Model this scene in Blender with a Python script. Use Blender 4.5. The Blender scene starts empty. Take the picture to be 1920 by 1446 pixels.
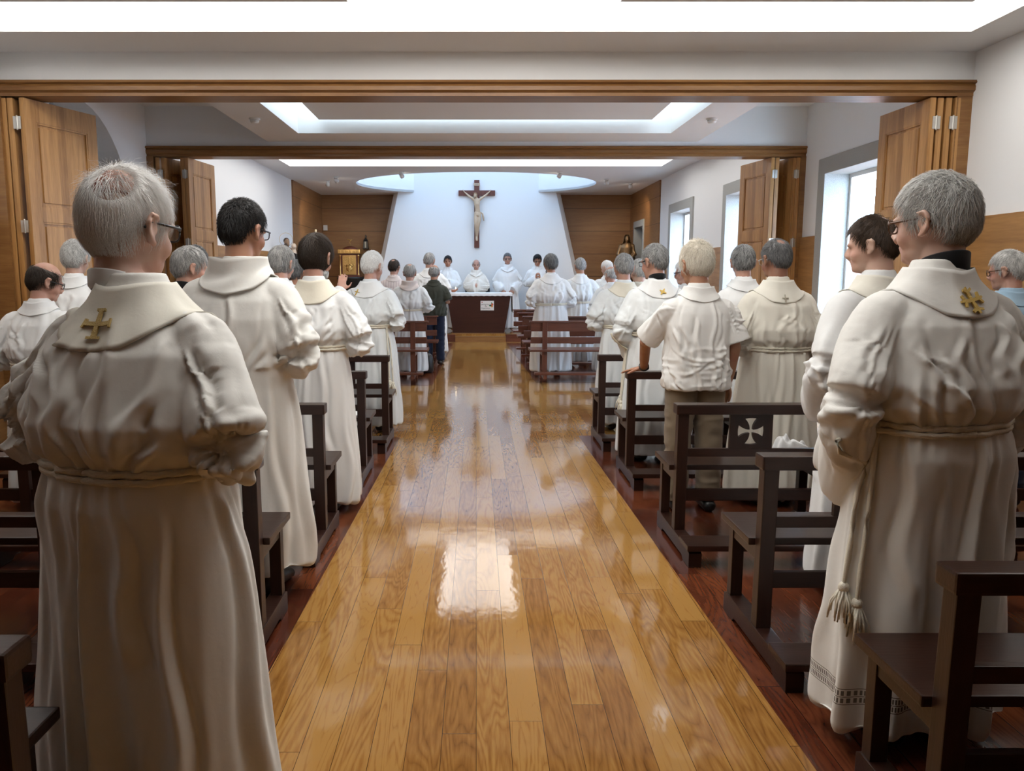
import bpy, bmesh, math, random
import numpy as np
from mathutils import Vector, Matrix, Euler
from mathutils.bvhtree import BVHTree

SC = bpy.context.scene
COL = SC.collection
PI = math.pi

# ------------------------------------------------------------------ camera
cam_d = bpy.data.cameras.new('camera')
cam = bpy.data.objects.new('camera', cam_d)
COL.objects.link(cam)
cam_d.sensor_fit = 'HORIZONTAL'
cam_d.sensor_width = 36.0
cam_d.lens = 36.0 * 1500 / 1920
cam_d.shift_x = 67.0 / 1920
cam_d.clip_start = 0.05
PITCH = math.atan(206 / 1500)
cam.location = (0, 0, 1.47)
cam.rotation_euler = (PI / 2 - PITCH, 0, 0)
SC.camera = cam

# ------------------------------------------------------------------ view, world, lights
SC.view_settings.view_transform = 'Standard'
SC.view_settings.look = 'None'
SC.view_settings.gamma = 1.0
SC.view_settings.use_curve_mapping = False
SC.view_settings.exposure = 0.0

W = bpy.data.worlds.new('daylight')
SC.world = W
W.use_nodes = True
W.node_tree.nodes['Background'].inputs[0].default_value = (0.58, 0.76, 1.0, 1)
W.node_tree.nodes['Background'].inputs[1].default_value = 19.0

LIT_ROOM1 = 4.2      # luminous ceiling trays, strength of the diffuser
LIT_ROOM2 = 2.4
LIT_ROOM3 = 3.0
LIT_OVAL = 2.2


def area_light(name, loc, rot, sx, sy, power, color, portal=False):
    d = bpy.data.lights.new(name, 'AREA')
    d.shape = 'RECTANGLE'
    d.size, d.size_y = sx, sy
    d.energy = power
    d.color = color
    o = bpy.data.objects.new(name, d)
    o.location = loc
    o.rotation_euler = rot
    if portal:
        d.cycles.is_portal = True
    COL.objects.link(o)
    return o


# portals that guide the daylight through the three window openings on the right
for yy0, yy1 in ((7.0, 9.06), (11.2, 12.6), (14.75, 16.2)):
    area_light('window_portal', (4.2, (yy0 + yy1) / 2, 1.3), (0, PI / 2, 0), 2.6, yy1 - yy0, 1, (1, 1, 1), True)

# ------------------------------------------------------------------ materials
MATS = {}


def new_mat(name):
    m = bpy.data.materials.new(name)
    m.use_nodes = True
    nt = m.node_tree
    b = nt.nodes['Principled BSDF']
    return m, nt, b


def L(nt, a, b):
    nt.links.new(a, b)


def nd(nt, t, **kw):
    n = nt.nodes.new(t)
    for k, v in kw.items():
        setattr(n, k, v)
    return n


def plain(name, color, rough=0.6, metal=0.0, bump=0.0, bscale=60, spec=0.5, var=0.0, vscale=4):
    if name in MATS:
        return MATS[name]
    m, nt, b = new_mat(name)
    b.inputs['Base Color'].default_value = (*color, 1)
    b.inputs['Roughness'].default_value = rough
    b.inputs['Metallic'].default_value = metal
    b.inputs['Specular IOR Level'].default_value = spec
    tc = nd(nt, 'ShaderNodeTexCoord')
    if var > 0:
        nz = nd(nt, 'ShaderNodeTexNoise')
        nz.inputs['Scale'].default_value = vscale
        nz.inputs['Detail'].default_value = 4
        L(nt, tc.outputs['Object'], nz.inputs['Vector'])
        mx = nd(nt, 'ShaderNodeMix', data_type='RGBA')
        mx.inputs['A'].default_value = (*[c * (1 - var) for c in color], 1)
        mx.inputs['B'].default_value = (*[min(1, c * (1 + var)) for c in color], 1)
        L(nt, nz.outputs['Fac'], mx.inputs['Factor'])
        L(nt, mx.outputs['Result'], b.inputs['Base Color'])
    if bump > 0:
        n2 = nd(nt, 'ShaderNodeTexNoise')
        n2.inputs['Scale'].default_value = bscale
        n2.inputs['Detail'].default_value = 3
        L(nt, tc.outputs['Object'], n2.inputs['Vector'])
        bp = nd(nt, 'ShaderNodeBump')
        bp.inputs['Strength'].default_value = bump
        bp.inputs['Distance'].default_value = 0.01
        L(nt, n2.outputs['Fac'], bp.inputs['Height'])
        L(nt, bp.outputs['Normal'], b.inputs['Normal'])
    MATS[name] = m
    return m


def emit(name, color, strength):
    if name in MATS:
        return MATS[name]
    m, nt, b = new_mat(name)
    b.inputs['Base Color'].default_value = (0.8, 0.8, 0.8, 1)
    b.inputs['Emission Color'].default_value = (*color, 1)
    b.inputs['Emission Strength'].default_value = strength
    MATS[name] = m
    return m


def ramp(nt, stops):
    r = nd(nt, 'ShaderNodeValToRGB')
    e = r.color_ramp.elements
    while len(e) < len(stops):
        e.new(0.5)
    for i, (p, c) in enumerate(stops):
        e[i].position = p
        e[i].color = (*c, 1)
    return r


def wood(name, dark, light, axis='Z', scale=1.0, rough=0.35, bands=0.0, coat=0.0, seams=None, strips=0.0):
    """grain stretched along AXIS in object space; SEAMS (period, phase) draws joints across z; STRIPS edge-glued staves"""
    if name in MATS:
        return MATS[name]
    m, nt, b = new_mat(name)
    tc = nd(nt, 'ShaderNodeTexCoord')
    mp = nd(nt, 'ShaderNodeMapping')
    s = {'X': (0.09, 1, 1), 'Y': (1, 0.09, 1), 'Z': (1, 1, 0.09)}[axis]
    mp.inputs['Scale'].default_value = [k * scale for k in s]
    L(nt, tc.outputs['Object'], mp.inputs['Vector'])
    n1 = nd(nt, 'ShaderNodeTexNoise')
    n1.inputs['Scale'].default_value = 14
    n1.inputs['Detail'].default_value = 6
    n1.inputs['Distortion'].default_value = 0.8
    L(nt, mp.outputs['Vector'], n1.inputs['Vector'])
    n2 = nd(nt, 'ShaderNodeTexNoise')
    n2.inputs['Scale'].default_value = 90
    n2.inputs['Detail'].default_value = 3
    L(nt, mp.outputs['Vector'], n2.inputs['Vector'])
    mx = nd(nt, 'ShaderNodeMix', data_type='FLOAT')
    mx.inputs['Factor'].default_value = 0.35
    L(nt, n1.outputs['Fac'], mx.inputs['A'])
    L(nt, n2.outputs['Fac'], mx.inputs['B'])
    fac = mx.outputs['Result']
    if strips > 0:
        sx = nd(nt, 'ShaderNodeSeparateXYZ')
        L(nt, tc.outputs['Object'], sx.inputs[0])
        ad = nd(nt, 'ShaderNodeMath', operation='ADD')
        L(nt, sx.outputs['Y'], ad.inputs[0])
        L(nt, sx.outputs['X'], ad.inputs[1])
        dv = nd(nt, 'ShaderNodeMath', operation='DIVIDE')
        L(nt, ad.outputs[0], dv.inputs[0])
        dv.inputs[1].default_value = strips
        fl = nd(nt, 'ShaderNodeMath', operation='FLOOR')
        L(nt, dv.outputs[0], fl.inputs[0])
        wn = nd(nt, 'ShaderNodeTexWhiteNoise', noise_dimensions='1D')
        L(nt, fl.outputs[0], wn.inputs['W'])
        m2 = nd(nt, 'ShaderNodeMath', operation='MULTIPLY_ADD')
        L(nt, wn.outputs['Value'], m2.inputs[0])
        m2.inputs[1].default_value = 0.28
        L(nt, fac, m2.inputs[2])
        m3 = nd(nt, 'ShaderNodeMath', operation='SUBTRACT')
        L(nt, m2.outputs[0], m3.inputs[0])
        m3.inputs[1].default_value = 0.14
        fac = m3.outputs[0]
    r = ramp(nt, [(0.3, dark), (0.7, light)])
    L(nt, fac, r.inputs['Fac'])
    colout = r.outputs['Color']
    if seams:
        sx = nd(nt, 'ShaderNodeSeparateXYZ')
        L(nt, tc.outputs['Object'], sx.inputs[0])
        a = nd(nt, 'ShaderNodeMath', operation='MULTIPLY_ADD')
        L(nt, sx.outputs['Z'], a.inputs[0])
        a.inputs[1].default_value = 1 / seams[0]
        a.inputs[2].default_value = seams[1]
        f = nd(nt, 'ShaderNodeMath', operation='FRACT')
        L(nt, a.outputs[0], f.inputs[0])
        lt = nd(nt, 'ShaderNodeMath', operation='LESS_THAN')
        L(nt, f.outputs[0], lt.inputs[0])
        lt.inputs[1].default_value = 0.022
        mc = nd(nt, 'ShaderNodeMix', data_type='RGBA')
        L(nt, lt.outputs[0], mc.inputs['Factor'])
        L(nt, colout, mc.inputs['A'])
        mc.inputs['B'].default_value = (*[c * 0.45 for c in dark], 1)
        colout = mc.outputs['Result']
    L(nt, colout, b.inputs['Base Color'])
    b.inputs['Roughness'].default_value = rough
    b.inputs['Coat Weight'].default_value = coat
    b.inputs['Coat Roughness'].default_value = 0.15
    bp = nd(nt, 'ShaderNodeBump')
    bp.inputs['Strength'].default_value = 0.12
    bp.inputs['Distance'].default_value = 0.004
    L(nt, n2.outputs['Fac'], bp.inputs['Height'])
    L(nt, bp.outputs['Normal'], b.inputs['Normal'])
    MATS[name] = m
    return m


def planks(name, stops, pw, plen, rough, wav, tone=0.5, gap=0.0016, spec=0.5, grain=1.0):
    """floor boards running along y"""
    if name in MATS:
        return MATS[name]
    m, nt, b = new_mat(name)
    tc = nd(nt, 'ShaderNodeTexCoord')
    rot = nd(nt, 'ShaderNodeMapping')
    rot.inputs['Rotation'].default_value = (0, 0, PI / 2)
    s0 = nd(nt, 'ShaderNodeSeparateXYZ')
    L(nt, tc.outputs['Object'], s0.inputs[0])
    dv = nd(nt, 'ShaderNodeMath', operation='DIVIDE')
    L(nt, s0.outputs['X'], dv.inputs[0])
    dv.inputs[1].default_value = pw
    rw = nd(nt, 'ShaderNodeMath', operation='FLOOR')
    L(nt, dv.outputs[0], rw.inputs[0])
    wr = nd(nt, 'ShaderNodeTexWhiteNoise', noise_dimensions='1D')
    L(nt, rw.outputs[0], wr.inputs['W'])
    sh = nd(nt, 'ShaderNodeMath', operation='MULTIPLY_ADD')
    L(nt, wr.outputs['Value'], sh.inputs[0])
    sh.inputs[1].default_value = plen * 3
    L(nt, s0.outputs['Y'], sh.inputs[2])
    cb = nd(nt, 'ShaderNodeCombineXYZ')
    L(nt, s0.outputs['X'], cb.inputs[0])
    L(nt, sh.outputs[0], cb.inputs[1])
    rot.inputs['Rotation'].default_value = (0, 0, -PI / 2)
    L(nt, cb.outputs[0], rot.inputs['Vector'])
    br = nd(nt, 'ShaderNodeTexBrick')
    br.offset = 0.0
    br.inputs['Color1'].default_value = (0, 0, 0, 1)
    br.inputs['Color2'].default_value = (1, 1, 1, 1)
    br.inputs['Mortar'].default_value = (0.5, 0.5, 0.5, 1)
    br.inputs['Scale'].default_value = 1
    br.inputs['Mortar Size'].default_value = gap
    br.inputs['Mortar Smooth'].default_value = 0.2
    br.inputs['Brick Width'].default_value = plen
    br.inputs['Row Height'].default_value = pw
    L(nt, rot.outputs['Vector'], br.inputs['Vector'])
    # per-board offset of the grain
    sc = nd(nt, 'ShaderNodeVectorMath', operation='SCALE')
    sc.inputs['Scale'].default_value = 37.0
    L(nt, br.outputs['Color'], sc.inputs[0])
    ad = nd(nt, 'ShaderNodeVectorMath', operation='ADD')
    L(nt, tc.outputs['Object'], ad.inputs[0])
    L(nt, sc.outputs[0], ad.inputs[1])
    mp = nd(nt, 'ShaderNodeMapping')
    mp.inputs['Scale'].default_value = (1, 0.10, 1)
    L(nt, ad.outputs[0], mp.inputs['Vector'])
    wv = nd(nt, 'ShaderNodeTexNoise')
    wv.inputs['Scale'].default_value = 7.0
    wv.inputs['Detail'].default_value = 2
    wv.inputs['Distortion'].default_value = 0.4
    L(nt, mp.outputs['Vector'], wv.inputs['Vector'])
    # contour lines of a slow noise field: the cathedral figure of flat-sawn oak
    mu = nd(nt, 'ShaderNodeMath', operation='MULTIPLY')
    L(nt, wv.outputs['Fac'], mu.inputs[0])
    mu.inputs[1].default_value = 20.0
    fr = nd(nt, 'ShaderNodeMath', operation='PINGPONG')
    L(nt, mu.outputs[0], fr.inputs[0])
    fr.inputs[1].default_value = 0.5
    fn = nd(nt, 'ShaderNodeTexNoise')
    fn.inputs['Scale'].default_value = 110
    fn.inputs['Detail'].default_value = 2
    L(nt, mp.outputs['Vector'], fn.inputs['Vector'])
    f2 = nd(nt, 'ShaderNodeMath', operation='MULTIPLY')
    L(nt, fr.outputs[0], f2.inputs[0])
    f2.inputs[1].default_value = 2.0
    pw_ = nd(nt, 'ShaderNodeMath', operation='POWER')
    L(nt, f2.outputs[0], pw_.inputs[0])
    pw_.inputs[1].default_value = 0.55
    g1 = nd(nt, 'ShaderNodeMath', operation='MULTIPLY_ADD')
    L(nt, pw_.outputs[0], g1.inputs[0])
    g1.inputs[1].default_value = 0.30 * grain
    g1.inputs[2].default_value = -0.04
    g2 = nd(nt, 'ShaderNodeMath', operation='MULTIPLY_ADD')
    L(nt, fn.outputs['Fac'], g2.inputs[0])
    g2.inputs[1].default_value = 0.5 * grain
    L(nt, g1.outputs[0], g2.inputs[2])
    sp = nd(nt, 'ShaderNodeSeparateColor')
    L(nt, br.outputs['Color'], sp.inputs[0])
    g3 = nd(nt, 'ShaderNodeMath', operation='MULTIPLY_ADD')
    L(nt, sp.outputs[0], g3.inputs[0])
    g3.inputs[1].default_value = tone
    L(nt, g2.outputs[0], g3.inputs[2])
    r = ramp(nt, stops)
    L(nt, g3.outputs[0], r.inputs['Fac'])
    mc = nd(nt, 'ShaderNodeMix', data_type='RGBA')
    L(nt, br.outputs['Fac'], mc.inputs['Factor'])
    L(nt, r.outputs['Color'], mc.inputs['A'])
    mc.inputs['B'].default_value = (*[c * 0.7 for c in stops[0][1]], 1)
    L(nt, mc.outputs['Result'], b.inputs['Base Color'])
    b.inputs['Roughness'].default_value = rough
    b.inputs['Specular IOR Level'].default_value = spec
    # lacquer waves
    ws = nd(nt, 'ShaderNodeMapping')
    ws.inputs['Scale'].default_value = (9, 3.5, 1)
    L(nt, ad.outputs[0], ws.inputs['Vector'])
    wn = nd(nt, 'ShaderNodeTexNoise')
    wn.inputs['Scale'].default_value = 2.2
    wn.inputs['Detail'].default_value = 2
    L(nt, ws.outputs['Vector'], wn.inputs['Vector'])
    hs = nd(nt, 'ShaderNodeMath', operation='MULTIPLY_ADD')
    L(nt, g2.outputs[0], hs.inputs[0])
    hs.inputs[1].default_value = 0.0
    L(nt, wn.outputs['Fac'], hs.inputs[2])
    bp = nd(nt, 'ShaderNodeBump')
    bp.inputs['Strength'].default_value = wav
    bp.inputs['Distance'].default_value = 0.004
    L(nt, hs.outputs[0], bp.inputs['Height'])
    L(nt, bp.outputs['Normal'], b.inputs['Normal'])
    MATS[name] = m
    return m


def cloth(name, color, weave=1.0, lace=None, stripes=None):
    if name in MATS:
        return MATS[name]
    m, nt, b = new_mat(name)
    b.inputs['Roughness'].default_value = 0.85
    b.inputs['Specular IOR Level'].default_value = 0.15
    b.inputs['Sheen Weight'].default_value = 0.15
    b.inputs['Base Color'].default_value = (*color, 1)
    tc = nd(nt, 'ShaderNodeTexCoord')
    wv = nd(nt, 'ShaderNodeTexNoise')
    wv.inputs['Scale'].default_value = 420
    wv.inputs['Detail'].default_value = 1
    L(nt, tc.outputs['Object'], wv.inputs['Vector'])
    w2 = nd(nt, 'ShaderNodeTexNoise')
    w2.inputs['Scale'].default_value = 22
    w2.inputs['Detail'].default_value = 4
    w2.inputs['Distortion'].default_value = 0.6
    L(nt, tc.outputs['Object'], w2.inputs['Vector'])
    hs = nd(nt, 'ShaderNodeMath', operation='MULTIPLY_ADD')
    L(nt, wv.outputs['Fac'], hs.inputs[0])
    hs.inputs[1].default_value = 0.06
    L(nt, w2.outputs['Fac'], hs.inputs[2])
    bp = nd(nt, 'ShaderNodeBump')
    bp.inputs['Strength'].default_value = 0.16 * weave
    bp.inputs['Distance'].default_value = 0.008
    L(nt, hs.outputs[0], bp.inputs['Height'])
    L(nt, bp.outputs['Normal'], b.inputs['Normal'])
    if lace:
        # drawn-thread bands: rows of small open holes at the given object heights
        sx = nd(nt, 'ShaderNodeSeparateXYZ')
        L(nt, tc.outputs['Object'], sx.inputs[0])
        at2 = nd(nt, 'ShaderNodeMath', operation='ARCTAN2')
        L(nt, sx.outputs['X'], at2.inputs[0])
        L(nt, sx.outputs['Y'], at2.inputs[1])
        k = nd(nt, 'ShaderNodeMath', operation='MULTIPLY')
        L(nt, at2.outputs[0], k.inputs[0])
        k.inputs[1].default_value = 210
        sn = nd(nt, 'ShaderNodeMath', operation='SINE')
        L(nt, k.outputs[0], sn.inputs[0])
        gt = nd(nt, 'ShaderNodeMath', operation='GREATER_THAN')
        L(nt, sn.outputs[0], gt.inputs[0])
        gt.inputs[1].default_value = -0.2
        tot = None
        for zc, hw, solid in lace:
            c = nd(nt, 'ShaderNodeMath', operation='COMPARE')
            L(nt, sx.outputs['Z'], c.inputs[0])
            c.inputs[1].default_value = zc
            c.inputs[2].default_value = hw
            out = c.outputs[0]
            if not solid:
                mm = nd(nt, 'ShaderNodeMath', operation='MULTIPLY')
                L(nt, out, mm.inputs[0])
                L(nt, gt.outputs[0], mm.inputs[1])
                out = mm.outputs[0]
            if tot is None:
                tot = out
            else:
                mm = nd(nt, 'ShaderNodeMath', operation='MAXIMUM')
                L(nt, tot, mm.inputs[0])
                L(nt, out, mm.inputs[1])
                tot = mm.outputs[0]
        mc = nd(nt, 'ShaderNodeMix', data_type='RGBA')
        L(nt, tot, mc.inputs['Factor'])
        mc.inputs['A'].default_value = (*color, 1)
        mc.inputs['B'].default_value = (0.16, 0.14, 0.12, 1)
        L(nt, mc.outputs['Result'], b.inputs['Base Color'])
    if stripes:
        sx = nd(nt, 'ShaderNodeSeparateXYZ')
        L(nt, tc.outputs['Object'], sx.inputs[0])
        k = nd(nt, 'ShaderNodeMath', operation='MULTIPLY')
        L(nt, sx.outputs['X'], k.inputs[0])
        k.inputs[1].default_value = stripes[0]
        sn = nd(nt, 'ShaderNodeMath', operation='SINE')
        L(nt, k.outputs[0], sn.inputs[0])
        gt = nd(nt, 'ShaderNodeMath', operation='GREATER_THAN')
        L(nt, sn.outputs[0], gt.inputs[0])
        gt.inputs[1].default_value = 0.6
        mc = nd(nt, 'ShaderNodeMix', data_type='RGBA')
        L(nt, gt.outputs[0], mc.inputs['Factor'])
        mc.inputs['A'].default_value = (*color, 1)
        mc.inputs['B'].default_value = (*stripes[1], 1)
        L(nt, mc.outputs['Result'], b.inputs['Base Color'])
    MATS[name] = m
    return m


def skin(name, color, red=(0.55, 0.22, 0.17)):
    if name in MATS:
        return MATS[name]
    m, nt, b = new_mat(name)
    tc = nd(nt, 'ShaderNodeTexCoord')
    nz = nd(nt, 'ShaderNodeTexNoise')
    nz.inputs['Scale'].default_value = 14
    nz.inputs['Detail'].default_value = 5
    L(nt, tc.outputs['Object'], nz.inputs['Vector'])
    mx = nd(nt, 'ShaderNodeMix', data_type='RGBA')
    mx.inputs['A'].default_value = (*color, 1)
    mx.inputs['B'].default_value = (*red, 1)
    r = ramp(nt, [(0.42, (0, 0, 0)), (0.75, (0.75, 0.75, 0.75))])
    L(nt, nz.outputs['Fac'], r.inputs['Fac'])
    L(nt, r.outputs['Color'], mx.inputs['Factor'])
    L(nt, mx.outputs['Result'], b.inputs['Base Color'])
    b.inputs['Roughness'].default_value = 0.48
    b.inputs['Subsurface Weight'].default_value = 0.12
    b.inputs['Subsurface Radius'].default_value = (0.012, 0.005, 0.003)
    MATS[name] = m
    return m


def hairmat(name, c0, c1, rough=0.5):
    """C0..C1: the two shades of strands, picked per strand from the attribute 'shade'"""
    if name in MATS:
        return MATS[name]
    m, nt, b = new_mat(name)
    at = nd(nt, 'ShaderNodeAttribute')
    at.attribute_name = 'shade'
    mx = nd(nt, 'ShaderNodeMix', data_type='RGBA')
    mx.inputs['A'].default_value = (*c0, 1)
    mx.inputs['B'].default_value = (*c1, 1)
    L(nt, at.outputs['Fac'], mx.inputs['Factor'])
    L(nt, mx.outputs['Result'], b.inputs['Base Color'])
    b.inputs['Roughness'].default_value = rough
    b.inputs['Specular IOR Level'].default_value = 0.3
    MATS[name] = m
    return m


M_WHITE = plain('white_plaster', (0.86, 0.86, 0.855), 0.9, bump=0.05, bscale=40)
M_CEIL = plain('white_ceiling', (0.82, 0.82, 0.815), 0.9)
M_OAKDOOR = wood('honey_oak', (0.35, 0.165, 0.048), (0.60, 0.32, 0.115), 'Z', 1.0, 0.38, strips=0.085)
M_OAKTRIM = wood('honey_oak_trim', (0.19, 0.08, 0.023), (0.33, 0.165, 0.055), 'X', 1.0, 0.35)
M_OAKWALL = wood('oak_wainscot', (0.27, 0.125, 0.04), (0.47, 0.245, 0.085), 'Y', 0.8, 0.42)
M_OAKAPSE = wood('oak_apse_panel', (0.22, 0.10, 0.034), (0.34, 0.165, 0.06), 'X', 0.6, 0.45, seams=(0.56, 0.42))
M_OAKSIDE = wood('oak_side_panel', (0.22, 0.10, 0.034), (0.34, 0.165, 0.06), 'Y', 0.6, 0.45, seams=(0.56, 0.42))
M_PEW = wood('dark_walnut', (0.013, 0.0042, 0.0026), (0.036, 0.012, 0.0065), 'X', 1.2, 0.33)
M_PEWV = wood('dark_walnut_upright', (0.013, 0.0042, 0.0026), (0.036, 0.012, 0.0065), 'Z', 1.2, 0.38)
M_MAHO = wood('red_mahogany', (0.075, 0.020, 0.010), (0.17, 0.052, 0.026), 'X', 1.0, 0.35, coat=0.1)
M_MAHOV = wood('red_mahogany_upright', (0.075, 0.020, 0.010), (0.17, 0.052, 0.026), 'Z', 1.0, 0.35, coat=0.1)
M_ALTAR = wood('altar_mahogany', (0.034, 0.009, 0.006), (0.055, 0.015, 0.010), 'X', 0.7, 0.4)
M_CROSS = wood('cross_mahogany', (0.10, 0.028, 0.016), (0.17, 0.05, 0.03), 'Z', 1.0, 0.45)
M_FLOOR = planks('oak_floorboards', [(0.12, (0.095, 0.034, 0.008)), (0.42, (0.235, 0.100, 0.023)), (0.78, (0.335, 0.160, 0.040)), (1.0, (0.41, 0.215, 0.060))],
                 0.110, 1.6, 0.075, 0.16, spec=.55, tone=0.60, gap=.0011, grain=1.35)
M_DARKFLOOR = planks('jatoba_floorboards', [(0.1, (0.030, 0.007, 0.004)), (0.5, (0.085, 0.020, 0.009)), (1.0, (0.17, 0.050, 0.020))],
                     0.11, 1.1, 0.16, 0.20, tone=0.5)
M_GRANITE = plain('grey_granite', (0.42, 0.42, 0.40), 0.8, bump=0.5, bscale=160, var=0.45, vscale=180)
M_BRASS = plain('brass', (0.72, 0.55, 0.28), 0.3, 1.0)
M_STEEL = plain('brushed_steel', (0.6, 0.58, 0.54), 0.35, 1.0)
M_GOLD = plain('beaten_gold', (0.78, 0.52, 0.20), 0.28, 1.0, bump=0.6, bscale=55)
M_BLACK = plain('black_lacquer', (0.012, 0.011, 0.011), 0.4)
M_WHITEPL = plain('white_plastic', (0.78, 0.77, 0.74), 0.4)
M_BRONZE = plain('patinated_bronze', (0.22, 0.13, 0.06), 0.38, 0.7, var=0.4, vscale=30)
M_IVORY = plain('carved_limewood', (0.55, 0.40, 0.27), 0.55, var=0.12, vscale=20)
M_TERRA = plain('terracotta_clay', (0.42, 0.17, 0.09), 0.7, var=0.15)
M_LINEN = cloth('altar_linen', (0.83, 0.83, 0.82))
M_ROPE = plain('cream_cord', (0.77, 0.72, 0.60), 0.85, bump=0.3, bscale=300)
M_GOLDTHREAD = plain('gold_thread', (0.62, 0.42, 0.10), 0.45, 0.35, bump=0.4, bscale=300)
M_DULLGOLD = plain('old_gold_thread', (0.50, 0.36, 0.13), 0.6, 0.1, bump=0.4, bscale=300)
M_GREYTHREAD = plain('silver_thread', (0.42, 0.38, 0.30), 0.6, 0.1)
M_GLASS = None


def glass():
    global M_GLASS
    if M_GLASS is None:
        m, nt, b = new_mat('spectacle_glass')
        b.inputs['Base Color'].default_value = (0.95, 0.97, 0.97, 1)
        b.inputs['Transmission Weight'].default_value = 1.0
        b.inputs['Roughness'].default_value = 0.02
        b.inputs['IOR'].default_value = 1.1
        M_GLASS = m
    return M_GLASS


def pane_glass():
    if 'window_glass' in MATS:
        return MATS['window_glass']
    m = bpy.data.materials.new('window_glass')
    m.use_nodes = True
    nt = m.node_tree
    nt.nodes.clear()
    out = nd(nt, 'ShaderNodeOutputMaterial')
    tr = nd(nt, 'ShaderNodeBsdfTransparent')
    tr.inputs[0].default_value = (.96, .99, 1, 1)
    gl = nd(nt, 'ShaderNodeBsdfGlossy')
    gl.inputs['Roughness'].default_value = .02
    mx = nd(nt, 'ShaderNodeMixShader')
    mx.inputs[0].default_value = .06
    L(nt, tr.outputs[0], mx.inputs[1])
    L(nt, gl.outputs[0], mx.inputs[2])
    L(nt, mx.outputs[0], out.inputs[0])
    MATS['window_glass'] = m
    return m


# ------------------------------------------------------------------ mesh helpers
def mesh_from(name, V, F, smooth=False):
    me = bpy.data.meshes.new(name)
    me.from_pydata([tuple(map(float, v)) for v in V] if not isinstance(V, np.ndarray) else V.tolist(), [], F if isinstance(F, list) else F.tolist())
    if smooth:
        me.polygons.foreach_set('use_smooth', [True] * len(me.polygons))
    me.update()
    return me


def link(name, me, mat=None, parent=None, loc=None, rot=None):
    o = bpy.data.objects.new(name, me)
    COL.objects.link(o)
    if mat is not None:
        o.data.materials.append(mat)
    if parent is not None:
        o.parent = parent
    if loc is not None:
        o.location = loc
    if rot is not None:
        o.rotation_euler = rot
    return o


def empty(name, loc=(0, 0, 0), rz=0.0):
    o = bpy.data.objects.new(name, None)
    o.empty_display_size = 0.1
    COL.objects.link(o)
    o.location = loc
    o.rotation_euler = (0, 0, rz)
    return o


def tag(o, label, cat, group=None, kind=None):
    o['label'] = label
    o['category'] = cat
    if group:
        o['group'] = group
    if kind:
        o['kind'] = kind
    return o


def struct(o):
    o['kind'] = 'structure'
    return o


class MB:
    """collects boxes, prisms and tubes in a bmesh"""

    def __init__(self):
        self.bm = bmesh.new()

    def box(self, x0, x1, y0, y1, z0, z1, bev=0.0):
        r = bmesh.ops.create_cube(self.bm, size=1.0)
        vs = r['verts']
        for v in vs:
            v.co = Vector(((x0 + x1) / 2 + v.co.x * (x1 - x0), (y0 + y1) / 2 + v.co.y * (y1 - y0), (z0 + z1) / 2 + v.co.z * (z1 - z0)))
        if bev > 0:
            es = list({e for v in vs for e in v.link_edges})
            bmesh.ops.bevel(self.bm, geom=es, offset=bev, segments=2, affect='EDGES', profile=0.7)
        return self

    def prism(self, pts, axis, a0, a1, bev=0.0, holes=()):
        """polygon PTS (2-D) pushed from a0 to a1 along AXIS; HOLES are cut out of it"""
        bm = self.bm

        def P(p, a):
            return {'X': (a, p[0], p[1]), 'Y': (p[0], a, p[1]), 'Z': (p[0], p[1], a)}[axis]
        if holes:
            tmp = bmesh.new()
            es = []
            for loop in [pts] + list(holes):
                vs = [tmp.verts.new(P(p, a0)) for p in loop]
                es += [tmp.edges.new((vs[i], vs[(i + 1) % len(vs)])) for i in range(len(vs))]
            bmesh.ops.triangle_fill(tmp, use_beauty=True, use_dissolve=False, edges=es)
            r = bmesh.ops.extrude_face_region(tmp, geom=tmp.faces[:])
            d = Vector(P((0, 0), a1 - a0))
            for v in [g for g in r['geom'] if isinstance(g, bmesh.types.BMVert)]:
                v.co += d
            bmesh.ops.recalc_face_normals(tmp, faces=tmp.faces[:])
            me = bpy.data.meshes.new('tmp')
            tmp.to_mesh(me)
            tmp.free()
            bm.from_mesh(me)
            bpy.data.meshes.remove(me)
            return self
        v0 = [bm.verts.new(P(p, a0)) for p in pts]
        v1 = [bm.verts.new(P(p, a1)) for p in pts]
        n = len(pts)
        fs = [bm.faces.new(v0), bm.faces.new(v1[::-1])]
        for i in range(n):
            fs.append(bm.faces.new((v0[i], v1[i], v1[(i + 1) % n], v0[(i + 1) % n])))
        bmesh.ops.recalc_face_normals(bm, faces=fs)
        if bev > 0:
            es = list({e for f in fs for e in f.edges})
            bmesh.ops.bevel(bm, geom=es, offset=bev, segments=2, affect='EDGES', profile=0.7)
        return self

    def geo(self, g):
        me = mesh_from('tmp', g.V(), g.F)
        self.bm.from_mesh(me)
        bpy.data.meshes.remove(me)
        return self

    def build(self, name, mat, parent=None, smooth=False, loc=None):
        me = bpy.data.meshes.new(name)
        if smooth:
            for f in self.bm.faces:
                f.smooth = True
        self.bm.to_mesh(me)
        self.bm.free()
        return link(name, me, mat, parent, loc)


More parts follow.
